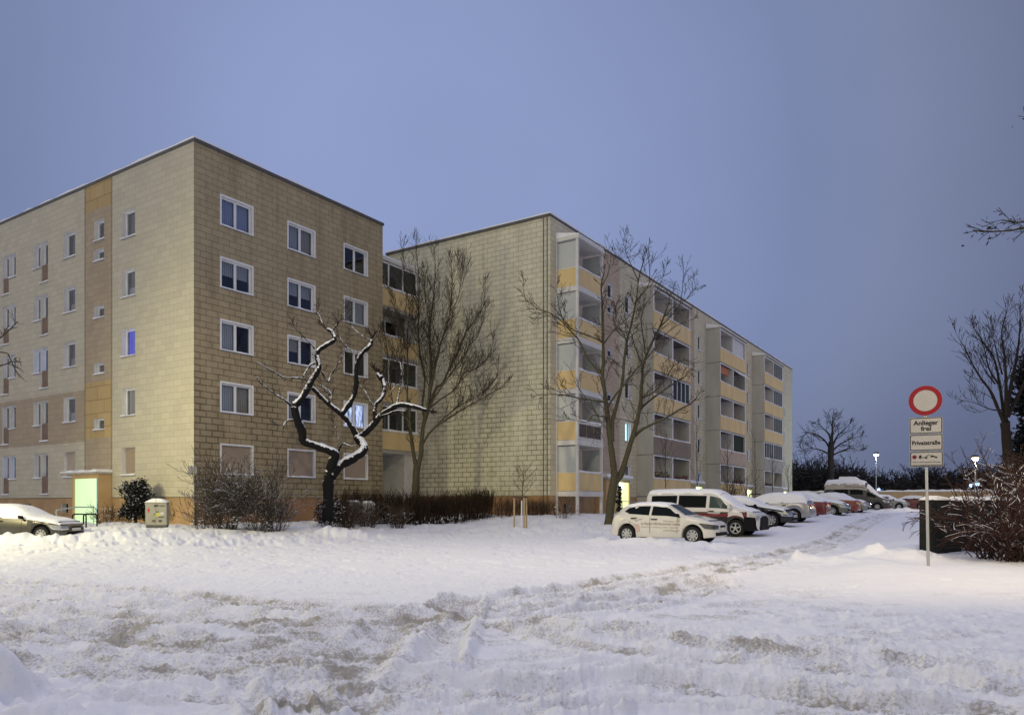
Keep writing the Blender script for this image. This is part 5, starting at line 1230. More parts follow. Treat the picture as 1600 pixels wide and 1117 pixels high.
def wheel(parent, x, y, r, wd=.2, rim=.64, spokes=7, style='cover', snowy_=0):
    sg = 1 if y > 0 else -1; o = (x, y, r); ax = (0, sg, 0)
    mb = MB(); mb.lathe([(r*rim,-wd*.5),(r*.93,-wd*.5),(r,-wd*.36),(r,wd*.36),(r*.93,wd*.5),(r*rim,wd*.46)], o, ax, 28); w_ = mb.build('wheel', TYRE, parent, smooth=True, angle=40)
    mb = MB(); R0 = r*rim; mb.lathe([(R0,wd*.47),(R0*.97,wd*.52),(R0*.90,wd*.47),(R0*.88,wd*.28),(.01,wd*.28)], o, ax, 28, 1)
    mb.lathe([(R0*1.0,wd*.46),(R0*.99,wd*.53),(R0*.9,wd*.5),(R0*.88,wd*.40)], o, ax, 28, 0)
    mb.lathe([(R0*.30,wd*.40),(R0*.28,wd*.5),(.005,wd*.52)], o, ax, 14, 0)
    for k in range(spokes):
        a = 2*math.pi*k/spokes+.3; ca, sa = math.cos(a), math.sin(a); wa = R0*(.17 if style == 'cover' else .13); r0, r1 = R0*.22, R0*.93
        def q(rr, tt, h): return (x+rr*ca-tt*sa, y+sg*h, r+rr*sa+tt*ca)
        P = [q(r0,-wa,wd*.38),q(r1,-wa*1.15,wd*.38),q(r1,wa*1.15,wd*.38),q(r0,wa,wd*.38),q(r0,-wa*.9,wd*.49),q(r1,-wa,wd*.49),q(r1,wa,wd*.49),q(r0,wa*.9,wd*.49)]
        mb.box8(P, 0)
    mb.build('rim', [RIM, DARKP], w_, smooth=True, angle=30); return w_
SPECS = {
 'hatch': dict(st=[(1.985,.58,.40,.61,.3),(1.95,.64,.56,.68,.44),(1.88,.68,.70,.74,.56),(1.70,.74,.80,.82,.66),(1.30,.84,.835,.93,.71),(.92,.90,.84,.99,.74),(.18,.945,.835,1.40,.57),(-.35,.96,.835,1.455,.57),(-1.0,.985,.83,1.44,.56),(-1.42,1.01,.815,1.36,.53),(-1.60,1.01,.79,1.26,.55),(-1.86,.93,.74,.98,.62),(-1.96,.70,.70,.76,.62),(-1.985,.52,.66,.58,.55)],
    axles=(1.16,-1.31), wr=.31, sill=.20, win=[[(.74,.10),(-.36,.07),(-.36,.90),(.30,.90),(.55,.55)],[(-.45,.07),(-1.22,.12),(-1.44,.42),(-1.30,.80),(-1.0,.90),(-.45,.90)]], ws=(.88,.22), rs=(-1.58,-1.80), cowl=.95, belt_doors=(.62,-.40,-1.18)),
 'saloon': dict(st=[(2.25,.54,.42,.57,.32),(2.21,.60,.58,.63,.46),(2.12,.66,.73,.70,.6),(1.85,.74,.83,.80,.68),(1.3,.83,.86,.91,.74),(.95,.88,.865,.96,.76),(.15,.925,.86,1.36,.58),(-.35,.94,.86,1.42,.58),(-.85,.955,.85,1.40,.57),(-1.45,.96,.84,1.08,.66),(-1.62,.955,.83,1.01,.72),(-2.10,.93,.80,.985,.70),(-2.22,.74,.77,.80,.66),(-2.25,.52,.72,.58,.6)],
    axles=(1.40,-1.28), wr=.315, sill=.21, win=[[(.80,.1),(-.30,.07),(-.30,.9),(.30,.9),(.58,.55)],[(-.40,.07),(-1.12,.1),(-1.28,.45),(-.92,.9),(-.40,.9)]], ws=(.90,.20), rs=(-.98,-1.42), cowl=1.0, belt_doors=(.66,-.35,-1.1)),
 'wagon': dict(st=[(2.25,.56,.42,.59,.32),(2.21,.62,.58,.65,.46),(2.12,.68,.74,.73,.6),(1.85,.76,.84,.82,.68),(1.3,.86,.87,.94,.74),(.95,.90,.87,.98,.76),(.20,.94,.865,1.38,.58),(-.35,.955,.865,1.46,.58),(-1.2,.97,.86,1.45,.57),(-1.75,.985,.84,1.38,.56),(-1.92,.98,.82,1.28,.56),(-2.15,.92,.79,.97,.66),(-2.22,.72,.77,.78,.64),(-2.25,.52,.72,.58,.6)],
    axles=(1.38,-1.45), wr=.315, sill=.21, win=[[(.78,.1),(-.30,.07),(-.30,.9),(.34,.9),(.58,.55)],[(-.40,.07),(-1.1,.1),(-1.1,.9),(-.40,.9)],[(-1.18,.1),(-1.72,.14),(-1.8,.5),(-1.65,.88),(-1.18,.9)]], ws=(.92,.24), rs=(-1.9,-2.1), cowl=1.0, belt_doors=(.64,-.35,-1.14)),
 'van': dict(st=[(2.44,.72,.74,.78,.6),(2.38,.82,.86,.90,.66),(2.10,.98,.92,1.05,.74),(1.72,1.06,.94,1.17,.78),(1.50,1.09,.945,1.22,.80),(.78,1.13,.95,1.82,.72),(.45,1.14,.95,1.92,.73),(-.6,1.15,.95,1.95,.74),(-2.0,1.15,.95,1.94,.74),(-2.36,1.15,.94,1.90,.74),(-2.43,1.0,.93,1.70,.78),(-2.45,.6,.9,.9,.82)],
    axles=(1.52,-1.48), wr=.345, sill=.26, win=[[(1.42,.06),(.42,.04),(.42,.84),(.88,.84),(1.12,.5)],[(.28,.05),(-.92,.05),(-.92,.84),(.28,.84)],[(-1.0,.05),(-2.15,.05),(-2.15,.84),(-1.0,.84)]], ws=(1.52,.82), rs=None, cowl=1.55, belt_doors=(1.28,.36,-.96)),
 'camper': dict(st=[(2.75,.72,.8,.80,.6),(2.68,.86,.92,.96,.7),(2.35,1.0,.98,1.12,.8),(2.0,1.08,1.0,1.24,.84),(1.75,1.15,1.0,1.40,.86),(1.10,1.22,1.0,2.15,.84),(.70,1.3,1.0,2.58,.84),(.2,1.35,1.0,2.72,.84),(-1.0,1.35,1.0,2.78,.84),(-2.5,1.35,1.0,2.74,.84),(-2.7,1.33,.99,2.66,.82),(-2.75,1.0,.97,2.2,.85)],
    axles=(1.75,-1.55), wr=.34, sill=.30, win=[[(1.72,.05),(.88,.03),(.88,.44),(1.10,.55),(1.35,.5)],[(.55,.10),(-.5,.10),(-.5,.48),(.55,.48)],[(-.7,.10),(-1.9,.10),(-1.9,.48),(-.7,.48)]], ws=(1.78,1.05), rs=None, cowl=1.8, belt_doors=(1.5,.72,-.6)),
}
def vehicle(name, label, cat, kind, x, y, ang, body, z=None, snow=(), glass=CARGLASS, tail=TAIL, lamp=HEADL, group='cars parked in front of the long block', bare_glass=True, spokes=7, style='cover', dz=0, snowmat=None, doors=True, tailz=None, scale=None, seed=0):
    sp = SPECS[kind]; c = Car(sp['st'], sp['axles'], sp['wr'], sp['sill']); z = gz(x, y)-.01 if z is None else z
    t = thing(name, label, cat, (x, y, z+dz), ang, group); L0, L1 = c.xs[0], c.xs[-1]
    c.body('body', body, t)
    wm = c.at(0)[1]
    mb = MB(); mb.box(L0+.25, L1-.25, -(wm-.24), wm-.24, .22, c.at(0)[0]-.12); mb.build('underbody', DARKP, t)
    for ax in sp['axles']:
        for sg in (-1, 1): wheel(t, ax, sg*(c.at(ax)[1]-.125), sp['wr'], .2, .64, spokes, style)
    if bare_glass:
        for sg in (-1, 1):
            for i, pl in enumerate(sp['win']): c.side_patch('side_window', pl, sg, glass if not (kind == 'van' and i == 0) else CARGLASS2, t)
        a, b = sp['ws']; c.top_patch('windscreen', b, a, -.93, .93, glass, t, .006)
        if sp['rs']: a, b = sp['rs']; c.top_patch('rear_window', b, a, -.88, .88, glass, t, .006)
    # lamps
    zs, ws, zt, wt = c.at(L1-.12)
    for sg in (-1, 1):
        # headlamp: one piece wrapping from the wing round to the front
        zz = c.at(L1-.25)[0]-.03; hw = c.at(L1-.14)[1]; back = .58 if kind != 'van' else .36; tall = .17 if kind not in ('van','camper') else .22
        O_ = [(float(xx), c.at(xx)[1]) for xx in c.xs if xx > L1-back]; O_ = [q for q in O_ if q[1] > .40*hw]
        mb = MB(); n = len(O_); D_ = []; s_ = 0
        for k in range(n):
            if k: s_ += math.hypot(O_[k][0]-O_[k-1][0], O_[k][1]-O_[k-1][1])
            D_.append(s_)
        R1 = []
        for k in range(n):
            a_, b_ = O_[max(0,k-1)], O_[min(n-1,k+1)]; tx, ty = b_[0]-a_[0], b_[1]-a_[1]; l = math.hypot(tx, ty) or 1; nx_, ny_ = -ty/l, tx/l
            if nx_*1+ny_ < 0: nx_, ny_ = -nx_, -ny_
            f = D_[k]/s_; top = zz+.035-.075*f; bot = top-tall*min(1, .15+f*3.2)*(1-.25*max(0, f-.7)/.3)
            R1.append([(O_[k][0]+nx_*o, sg*(O_[k][1]+ny_*o), z_) for o, z_ in ((-.05,bot-.004),(.014,bot),(.016,(top+bot)/2),(.008,top),(-.05,top+.004))])
        for k in range(n-1):
            for m_ in range(4): mb.quad(R1[k][m_], R1[k+1][m_], R1[k+1][m_+1], R1[k][m_+1])
        for e_ in (0, n-1): mb.poly(R1[e_])
        mb.build('headlight', lamp, t, smooth=True, angle=50, merge=True)
        tz = tailz or c.at(L0+.2)[0]-.02
        mb = MB(); bx = L0+.012; rw = c.at(L0+.10)[1]; h = .17 if kind not in ('van','camper') else .42
        mb.box8([(bx-.02,sg*rw*.62,tz-h),(bx+.28,sg*rw*1.04,tz-h+.03),(bx+.3,sg*rw*.9,tz-h),(bx+.05,sg*rw*.6,tz-h),(bx-.005,sg*rw*.62,tz-.01),(bx+.30,sg*rw*1.03,tz-.0),(bx+.3,sg*rw*.9,tz-.02),(bx+.06,sg*rw*.6,tz-.02)]); mb.build('tail_light', tail, t)
        # mirror
        mxx = sp['belt_doors'][0]+.04; p = c.side(mxx, .06, sg, 0); mb = MB(); big = 1.5 if kind in ('van','camper') else 1
        mb.box8([(p[0]-.05*big,p[1]+sg*.02,p[2]+.0),(p[0]+.07,p[1]+sg*.03,p[2]+.0),(p[0]+.03,p[1]+sg*.2,p[2]+.03),(p[0]-.05*big,p[1]+sg*.21,p[2]+.03),(p[0]-.05*big,p[1]+sg*.05,p[2]+.13*big),(p[0]+.05,p[1]+sg*.06,p[2]+.12*big),(p[0]+.02,p[1]+sg*.2,p[2]+.14*big),(p[0]-.05*big,p[1]+sg*.21,p[2]+.14*big)])
        mb.build('mirror', body if kind == 'van' else DARKP, t, smooth=True, angle=50)
        if doors:
            for i, xd in enumerate(sp['belt_doors'][1:]):
                mb = MB(); q = c.flank(xd+.16, c.at(xd)[0]-.11, sg, .0); mb.box(q[0]-.11, q[0]+.11, min(q[1], q[1]+sg*.03), max(q[1], q[1]+sg*.03), q[2]-.018, q[2]+.018); mb.build('door_handle', DARKP, t)
            for xd in sp['belt_doors']:
                mb = MB(); zz0 = c.at(xd)[0]; n = 6
                for j in range(n):
                    za, zb = sp['sill']+.16+(zz0-.03-sp['sill']-.16)*j/n, sp['sill']+.16+(zz0-.03-sp['sill']-.16)*(j+1)/n; pa, pb = c.flank(xd, za, sg, .003), c.flank(xd, zb, sg, .003)
                    mb.quad((xd-.006,pa[1],za),(xd+.006,pa[1],za),(xd+.006,pb[1],zb),(xd-.006,pb[1],zb))
                mb.build('door_seam', SEAM, t)
    # bumper opening and plate
    def nose(g, w0):      # x of the front skin at sideways position g
        for xx in c.xs[::-1]:
            if c.at(xx)[1] >= abs(g): return float(xx)
        return float(c.xs[len(c.xs)//2])
    for gname, hw, za, zb in (('bumper_grille', c.at(L1-.12)[1]*.86, .30, .42), ('grille', c.at(L1-.12)[1]*.40, c.at(L1-.2)[0]-.13, c.at(L1-.2)[0]-.06)):
        mb = MB(); Q = []
        for k in range(9): ga = -hw+2*hw*k/8; Q.append((nose(ga, hw)+.012, ga))
        for k in range(8):
            (xa, ga), (xb, gb) = Q[k], Q[k+1]
            mb.quad((xa,ga,za),(xb,gb,za),(xb,gb,zb),(xa,ga,zb)); mb.quad((xa-.1,ga,zb),(xa,ga,zb),(xb,gb,zb),(xb-.1,gb,zb)); mb.quad((xa-.1,ga,za),(xb-.1,gb,za),(xb,gb,za),(xa,ga,za))
        mb.build(gname, DARKP, t, merge=True)
    mb = MB(); mb.box(L1-.05, L1+.024, -.26, .26, .45, .56); mb.build('number_plate', PLATE, t)
    mb = MB(); mb.box(L0-.02, L0+.05, -.26, .26, .60, .71); mb.build('number_plate', PLATE, t)
    for k, (x0, x1, th, low) in enumerate(snow): c.snow(x0, x1, t, th, low, seed*5+k, snowmat)
    return t, c
FWD = math.atan2(-V.y, -V.x); BACK = FWD+math.pi      # nose out towards the lane, or tail out
def slot(tt, L, front_v=-12.7):
    p = B0+U*tt+V*(front_v+L/2); return p.x, p.y
W_HATCH = paint('white car paint', (.62,.60,.555)); W_VAN = paint('white van paint', (.62,.60,.59)); BLACKP = paint('black car paint', (.006,.006,.008), .2, 0, .25); SILVER = paint('silver car paint', (.36,.36,.38), .3, .5)
REDP = paint('red car paint', (.15,.02,.02)); OLIVE = paint('olive silver car paint', (.16,.16,.12), .3, .4); REDO = paint('orange red car paint', (.24,.04,.025)); SILV2 = paint('grey car paint', (.26,.27,.25), .3, .4); BEIGEV = paint('cream camper paint', (.40,.38,.32)); GREYC = paint('dark grey car paint', (.060,.056,.048), .35, .35)
hub = ((4.62,28.1), (6.69,26.75)); wc = Vector(((hub[0][0]+hub[1][0])/2, (hub[0][1]+hub[1][1])/2))
hd = Vector((hub[1][0]-hub[0][0], hub[1][1]-hub[0][1])).normalized(); wx = wc+hd*.07
hatch, hc = vehicle('hatchback_car', 'white hatchback with brown lettering on its side, nearest of the parked row', 'car', 'hatch', wx.x+hd.y*-.84*-1*0, wx.y, math.atan2(hd.y, hd.x), W_HATCH, z=.10,
    snow=[(-1.62,.14,.026,.95)], lamp=HEADLD, style='cover', spokes=8, seed=1)
# lettering and its bird line on the doors
def text_part(body, size, parent, mtx, m, name='lettering', width=None, align='LEFT', extrude=.0, bold=0):
    cu = bpy.data.curves.new(name, 'FONT'); cu.body = body; cu.size = size; cu.align_x = align; cu.extrude = extrude; cu.offset = bold; cu.resolution_u = 3
    o = bpy.data.objects.new(name, cu); COL.objects.link(o); bpy.context.view_layer.update()
    me = bpy.data.meshes.new_from_object(o.evaluated_get(bpy.context.evaluated_depsgraph_get())); bpy.data.objects.remove(o); bpy.data.curves.remove(cu)
    if width:
        xs = [v.co.x for v in me.vertices]; k = width/(max(xs)-min(xs)); x0 = min(xs)+(0 if align == 'LEFT' else (max(xs)-min(xs))/2)
        for v in me.vertices: v.co.x = (v.co.x-x0)*k
    me.transform(mtx); me.materials.clear(); me.materials.append(m); o = bpy.data.objects.new(name, me); COL.objects.link(o); o.parent = parent; return o
BROWN = mat('brown lettering', (.22,.185,.14), .6); BROWNL = mat('pale brown lettering', (.40,.34,.22), .6)
def side_mtx(x, z): p = hc.flank(x, z, -1, .012); return Matrix.Translation((x, p[1], z)) @ Matrix.Rotation(R_(90), 4, 'X')
text_part('Le Paysan Villa Restaurant Leipzig', .13, hatch, side_mtx(-.72, .655), BROWN, width=1.45)
text_part('Restaurant', .09, hatch, side_mtx(.12, .765), BROWNL, width=.6)
text_part('Restaurant  Catering  Feste  Tagungen', .07, hatch, side_mtx(-.72, .555), BROWNL, width=1.4)
text_part('www.leipzig.de', .09, hatch, side_mtx(.1, .44), BROWNL, width=.62)
mb = MB()
for sg in (-1, 1):
    P = [(0,0),(.05,.055),(.12,.07),(.22,.075)]
    for i in range(3):
        a, b = P[i], P[i+1]; xa, xb = -.92+sg*a[0], -.92+sg*b[0]; za, zb = .77+a[1], .77+b[1]; q = hc.flank(xa, za, -1, .012)[1]
        mb.quad((xa,q,za-.008),(xb,q,zb-.006),(xb,q,zb+.006),(xa,q,za+.012))
mb.build('bird_emblem', BROWN, hatch)
hc.side_patch('rose_patch', [(-1.05,.70),(-.80,.64),(-.78,.42),(-.90,.38)], -1, mat('faded rose print', (.56,.42,.38), .5), hatch, .008, z=True)
# white van with dark lower band
x, y = slot(-4.1, 4.9, -12.55)
van, vc = vehicle('passenger_van', 'white passenger van with a dark red stripe parked behind the white hatchback', 'van', 'van', x, y, FWD, W_VAN, snow=[(-2.40,.80,.035,.97),(.86,2.15,.022,.92)], lamp=HEADL, style='spoke', spokes=5, seed=2)
for sg in (-1, 1):
    dk = mat('dark lower band', (.018,.016,.022), .4) if 'dark lower band' not in bpy.data.materials else bpy.data.materials['dark lower band']
    for pl in ([(2.37,.30),(1.93,.30),(1.87,.56),(1.76,.69),(1.62,.76),(1.62,.80),(2.37,.80)], [(1.62,.768),(1.42,.768),(1.42,.80),(1.62,.80)], [(1.42,.80),(1.42,.76),(1.28,.69),(1.17,.56),(1.11,.28),(-1.07,.28),(-1.13,.56),(-1.24,.69),(-1.38,.76),(-1.38,.80)], [(-1.38,.768),(-1.58,.768),(-1.58,.80),(-1.38,.80)], [(-1.58,.80),(-1.58,.76),(-1.72,.69),(-1.83,.56),(-1.89,.30),(-2.40,.30),(-2.40,.80)]):
        vc.side_patch('lower_band', pl, sg, dk, van, .007, z=True)
    vc.side_patch('stripe', [(1.98,.80),(-2.40,.80),(-2.40,.94),(1.98,.94)], sg, mat('dark red stripe', (.14,.016,.022), .4) if 'dark red stripe' not in bpy.data.materials else bpy.data.materials['dark red stripe'], van, .008, z=True)
    vc.side_patch('pinstripe', [(1.98,.945),(-2.40,.945),(-2.40,1.0),(1.98,1.0)], sg, bpy.data.materials['dark lower band'], van, .008, z=True)
mb = MB(); L1 = vc.xs[-1]
for i in range(10):
    a = -1+2*i/10; b = -1+2*(i+1)/10; f = lambda g: (L1+.06-.20*abs(g)**4, .955*g)
    (xa, ya), (xb, yb) = f(a), f(b)
    mb.box8([(xa-.42,ya,.27),(xb-.42,yb,.27),(xb,yb,.27),(xa,ya,.27),(xa-.42,ya,.80),(xb-.42,yb,.80),(xb-.02,yb,.78),(xa-.02,ya,.78)])
mb.build('bumper', DARKP, van, smooth=True, angle=50, merge=True)
mb = MB()
for k in range(3):   # snow still sticking to the dark rear windows
    pass
x, y = slot(.6, 4.5, -12.7); bl, bc = vehicle('saloon_car', 'black saloon with snow on hood and roof, right behind the white van', 'car', 'saloon', x, y, FWD, BLACKP, snow=[(-2.05,1.95,.05,.35)], bare_glass=True, lamp=HEADL, seed=3)
x, y = slot(5.2, 4.5, -12.6); vehicle('estate_car', 'silver car parked tail out under a thick snow cover, behind the black saloon', 'car', 'wagon', x, y, BACK, SILVER, snow=[(-2.02,1.9,.07,.02)], tail=TAILO, seed=4, spokes=9, style='spoke')
x, y = slot(9.3, 4.5, -12.6); vehicle('saloon_car', 'dark red car parked tail out between the silver car and the olive one', 'car', 'saloon', x, y, BACK, REDP, snow=[(-2.05,1.9,.08,.02)], tail=TAIL, seed=5)
x, y = slot(15.5, 4.5, -12.7); vehicle('estate_car', 'olive grey car with a snowy hood parked nose out between two red cars', 'car', 'wagon', x, y, FWD, OLIVE, snow=[(-2.02,1.95,.08,.02)], seed=6)
x, y = slot(20.0, 4.5, -12.6); vehicle('saloon_car', 'orange red car parked tail out, far side of the olive grey car', 'car', 'saloon', x, y, BACK, REDO, snow=[(-2.05,1.9,.08,.05)], tail=TAILO, seed=7)
x, y = slot(25.0, 4.2, -12.7); vehicle('hatchback_car', 'small grey hatchback parked nose out right before the camper van', 'car', 'hatch', x, y, FWD, SILV2, snow=[(-1.7,1.7,.07,.2)], seed=8)
CAMPD = paint('dark camper paint', (.03,.03,.034))
x, y = slot(40.0, 5.5, -12.3); cmp_, cc = vehicle('camper_van', 'large camper van with pale high roof and dark flanks at the end of the row', 'camper van', 'camper', x, y, FWD, CAMPD, snow=[(-2.68,.7,.10,.95),(.9,2.5,.05,.75)], seed=9, dz=0)
for sg in (-1, 1):
    cc.side_patch('upper_shell', [(.95,.60),(.7,.52),(-2.70,.52),(-2.70,1),(.72,1),(.80,.85)], sg, BEIGEV, cmp_, .010)
    cc.side_patch('stripe', [(.75,.70),(-1.0,.70),(-1.0,.75),(.75,.75)], sg, mat('maroon camper stripe', (.12,.05,.05), .5) if 'maroon camper stripe' not in bpy.data.materials else bpy.data.materials['maroon camper stripe'], cmp_, .016)
mb = MB(); mb.box8([(-1.6,-.5,2.80),(.2,-.5,2.78),(.2,.5,2.78),(-1.6,.5,2.80),(-1.5,-.45,3.12),(-.2,-.42,3.10),(-.2,.42,3.10),(-1.5,.45,3.12)]); o = mb.build('roof_box', SNOW, cmp_)
x, y = slot(49.5, 4.2, -13.0); vehicle('hatchback_car', 'small pale hatchback under snow just beyond the camper van', 'car', 'hatch', x, y, FWD, SILV2, snow=[(-1.7,1.7,.07,.2)], seed=10)
x, y = slot(55, 4.2, -14.3); vehicle('hatchback_car', 'far red hatchback parked in front of the tan wall', 'car', 'hatch', x, y, BACK, REDP, snow=[(-1.7,1.7,.07,.4)], seed=11)
# the dark grey car cut by the left edge
lx = at(134, 28.7)-2.95
lc, lcc = vehicle('saloon_car', 'dark grey car with snow over roof, glass and hood, cut by the left edge', 'car', 'saloon', lx, 29.4, R_(-3), GREYC, z=.02, snow=[(-2.05,2.02,.07,.0)], group='', seed=12, spokes=9, style='spoke')
# ---------------------------------------------------------------- signs, cabinet, rails, walls
SIGNW = mat('reflective white sign', (.34,.335,.335), .4, .05); SIGNR = mat('sign red', (.21,.009,.018), .4, .05); SIGNB = mat('sign black', (.012,.012,.016), .5, .05)
sx, sy = at(1450.5,15.8), 15.8; sz = gz(sx, sy)
ang = math.atan2(-sx, sy)*-1      # the plates face back down the road
sg = thing('traffic_sign', 'grey post with round red ringed no entry sign and three white plates under it', 'traffic sign', (sx, sy, sz), -math.atan2(sx, sy)*.95)
lean = -.016
def SP(x, z): return x+lean*z
mb = MB(); mb.tube([(SP(0,-.4),0.05,-.4),(SP(0,0),.05,0),(SP(0,3.93-sz+.02),.05,3.93-sz+.02)], .031, 12); mb.build('post', GREY, sg, smooth=True, angle=40)
zc = EYE+(HY-625.5)/FPX*sy-sz
def disc(r, y0, y1, m, name, r0=0, parent=sg):
    mb = MB(); cx = SP(0, zc)
    if r0: mb.lathe([(r0,0),(r0,y0-y1),(r,y0-y1),(r,0),(r0,0)], (cx,y0,zc), (0,-1,0), 56)
    else: mb.lathe([(.001,y0-y1),(r,y0-y1),(r,0),(.001,0)], (cx,y0,zc), (0,-1,0), 56)
    return mb.build(name, m, parent, smooth=True, angle=30)
d = disc(.315, .012, .0, SIGNW, 'round_sign'); disc(.312, -.0005, -.003, SIGNR, 'red_ring', .222, d)
def plate(zm, w_, h, name):
    mb = MB(); r = .03; n = 5
    def rr(w2, h2, r, y):
        P = []
        for cx, cz, a0 in ((w2-r,h2-r,0),(-w2+r,h2-r,90),(-w2+r,-h2+r,180),(w2-r,-h2+r,270)):
            for k in range(n+1): a = R_(a0+90*k/n); P.append((SP(cx+r*math.cos(a), zm), y, zm+cz+r*math.sin(a)))
        return P
    o = rr(w_/2, h/2, r, -.002); b = rr(w_/2, h/2, r, .01); N_ = len(o)
    mb.poly(o[::-1]); mb.poly(b)
    for i in range(N_): j = (i+1) % N_; mb.quad(o[i], o[j], b[j], b[i])
    p = mb.build(name, SIGNW, sg)
    mb = MB(); a = rr(w_/2-.008, h/2-.008, r, -.004); c = rr(w_/2-.024, h/2-.024, r*.7, -.004)
    for i in range(N_): j = (i+1) % N_; mb.quad(a[i], a[j], c[j], c[i])
    mb.build('border', SIGNB, p); return p
def zpx(py): return EYE+(HY-py)/FPX*sy-sz
def sm(x, z): return Matrix.Translation((SP(x, z), -.0055, z)) @ Matrix.Rotation(R_(90), 4, 'X')
PWd = .615
p1 = plate(zpx(664.5), PWd, .345, 'sign_plate'); p2 = plate(zpx(691), PWd, .345, 'sign_plate'); p3 = plate(zpx(717), PWd, .325, 'sign_plate')
text_part('Anlieger', .13, p1, sm(0, zpx(663.5)), SIGNB, width=.46, align='CENTER', bold=.0035); text_part('frei', .13, p1, sm(0, zpx(672.5)), SIGNB, width=.19, align='CENTER', bold=.0035)
def bold(me_o, e): pass
text_part('Privatstraße', .12, p2, sm(0, zpx(694.5)), SIGNB, width=.52, align='CENTER', bold=.0035)
z3 = zpx(715); 
text_part('Widerrechtlich geparkte Fahrzeuge', .04, p3, sm(0, zpx(722.5)), SIGNB, width=.52, align='CENTER'); text_part('werden kostenpflichtig abgeschleppt', .04, p3, sm(0, zpx(727)), SIGNB, width=.54, align='CENTER')
mb = MB(); zp = zpx(713.5)
mb.lathe([(.001,.0),(.042,.0)], (SP(-.22,zp),-.0052,zp), (0,-1,0), 24); mb.build('no_stopping_emblem', SIGNR, p3)
mb = MB(); mb.lathe([(.03,.0),(.001,.0)], (SP(-.22,zp),-.0060,zp), (0,-1,0), 20); mb.build('no_stopping_field', mat('dark plum sign field', (.08,.012,.04), .5), p3)
mb = MB()     # tow truck lifting a car
def fl(pts): mb.poly([(SP(x, zp), -.0055, zp+z) for x, z in pts])
fl([(-.14,-.02),(-.09,-.02),(-.09,.035),(-.12,.035),(-.14,.008)]); fl([(-.089,-.022),(.03,-.022),(.03,-.008),(-.089,-.008)]); fl([(-.03,-.007),(.0,-.007),(.055,.045),(.05,.052)])
for x in (-.115,-.005): mb.lathe([(.016,0),(.001,0)], (SP(x,zp),-.0057,zp-.025), (0,-1,0), 12)
fl([(.07,.006),(.20,-.022),(.205,-.006),(.15,.014),(.13,.024),(.09,.028)]); fl([(.052,.05),(.056,.05),(.078,.02),(.074,.02)])
for x, z in ((.095,-.002),(.18,-.02)): mb.lathe([(.014,0),(.001,0)], (SP(x,zp),-.0058,zp+z), (0,-1,0), 12)
mb.build('tow_truck_pictogram', SIGNB, p3)
# thin post with a small plate at the corner of the left block
x, y = at(304.5, 30.6), 30.6; z = gz(x, y)
t = thing('small_sign', 'small white plate on a thin dark post at the corner of the left block', 'sign', (x, y, z), .3)
mb = MB(); mb.tube([(0,.02,-.2),(0,.02,EYE+(HY-727)/FPX*y-z)], .028, 8); mb.build('post', METAL, t)
zt = EYE+(HY-728)/FPX*y-z; mb = MB(); mb.box(-.25,.07,-.012,-.004,zt-.34,zt); pl = mb.build('sign_plate', SIGNW, t)
mb = MB()
for k, (a, b, hh) in enumerate(((-.22,.04,.05),(-.22,.0,.03),(-.14,-.05,.03),(-.2,.02,.03))): mb.quad((a,-.0145,zt-.07-k*.075-hh/2),(b,-.0145,zt-.07-k*.075-hh/2),(b,-.0145,zt-.07-k*.075),(a,-.0145,zt-.07-k*.075))
mb.build('lettering', mat('faded plate print', (.25,.23,.30), .7), pl)
# utility cabinet
x, y = gp(246, 823); z = gz(x, y); ca = thing('utility_cabinet', 'grey graffiti covered utility cabinet with a snow cap by the evergreen shrub', 'utility cabinet', (x, y, z), .12)
ca.scale = (.82,.82,.84)
CAB = mat('grey cabinet paint', (.34,.33,.28), .6, .12, 2.5)
mb = MB(); mb.box(-.50,.50,-.22,.22,.10,1.16); o = mb.build('body', CAB, ca)
mb = MB(); mb.box(-.47,.47,-.19,.19,-.2,.10); mb.build('base', METAL, ca)
mb = MB(); mb.box(-.53,.53,-.25,.25,1.161,1.20); mb.build('top', CAB, ca)
mb = MB()
for i in range(10):
    a, b = -.53+1.06*i/10, -.53+1.06*(i+1)/10; f = lambda q: 1.20+.19*max(.12, 1-(abs(q)/.53)**2.4)
    mb.box8([(a,-.25,1.201),(b,-.25,1.201),(b,.25,1.201),(a,.25,1.201),(a,-.17,f(a)),(b,-.17,f(b)),(b,.2,f(b)),(a,.2,f(a))])
mb.build('snow_cap', SNOW, ca, smooth=True, angle=60, merge=True)
mb = MB(); mb.box(-.006,.006,-.224,-.2205,.14,1.12); mb.build('door_gap', SEAM, ca)
r = random.Random(4)
def blob(cx, cz, w_, h, m, n=9, y=-.2225):
    mb = MB(); P = [(cx+w_*math.cos(-k*6.283/n)*r.uniform(.6,1.15), y-.0006*r.random(), cz+h*math.sin(-k*6.283/n)*r.uniform(.6,1.15)) for k in range(n)]; mb.poly(P[::-1]); mb.build('graffiti', m, ca)
GY = mat('yellow spray', (.52,.50,.14), .6); GK = mat('black spray', (.02,.02,.02), .6); GR = mat('red spray', (.50,.07,.10), .6); GWh = mat('white spray', (.58,.56,.62), .6)
blob(-.34,.80,.075,.12,GR); blob(.10,.62,.16,.12,GY); blob(-.02,.52,.06,.08,GY,7,-.2235); blob(.30,.66,.11,.09,GWh,9,-.2232); blob(.0,1.03,.14,.06,GK,8); blob(.30,1.02,.14,.05,mat('faded black spray', (.12,.11,.09), .6),8,-.2229)
for a, b, c, d_ in ((.12,.50,.38,.46),(.02,.76,.14,.72),(-.08,.66,-.04,.58)):
    mb = MB(); mb.quad((a,-.2245,d_),(c,-.2245,d_),(c,-.2245,b),(a,-.2245,b)); mb.build('graffiti', GK, ca)
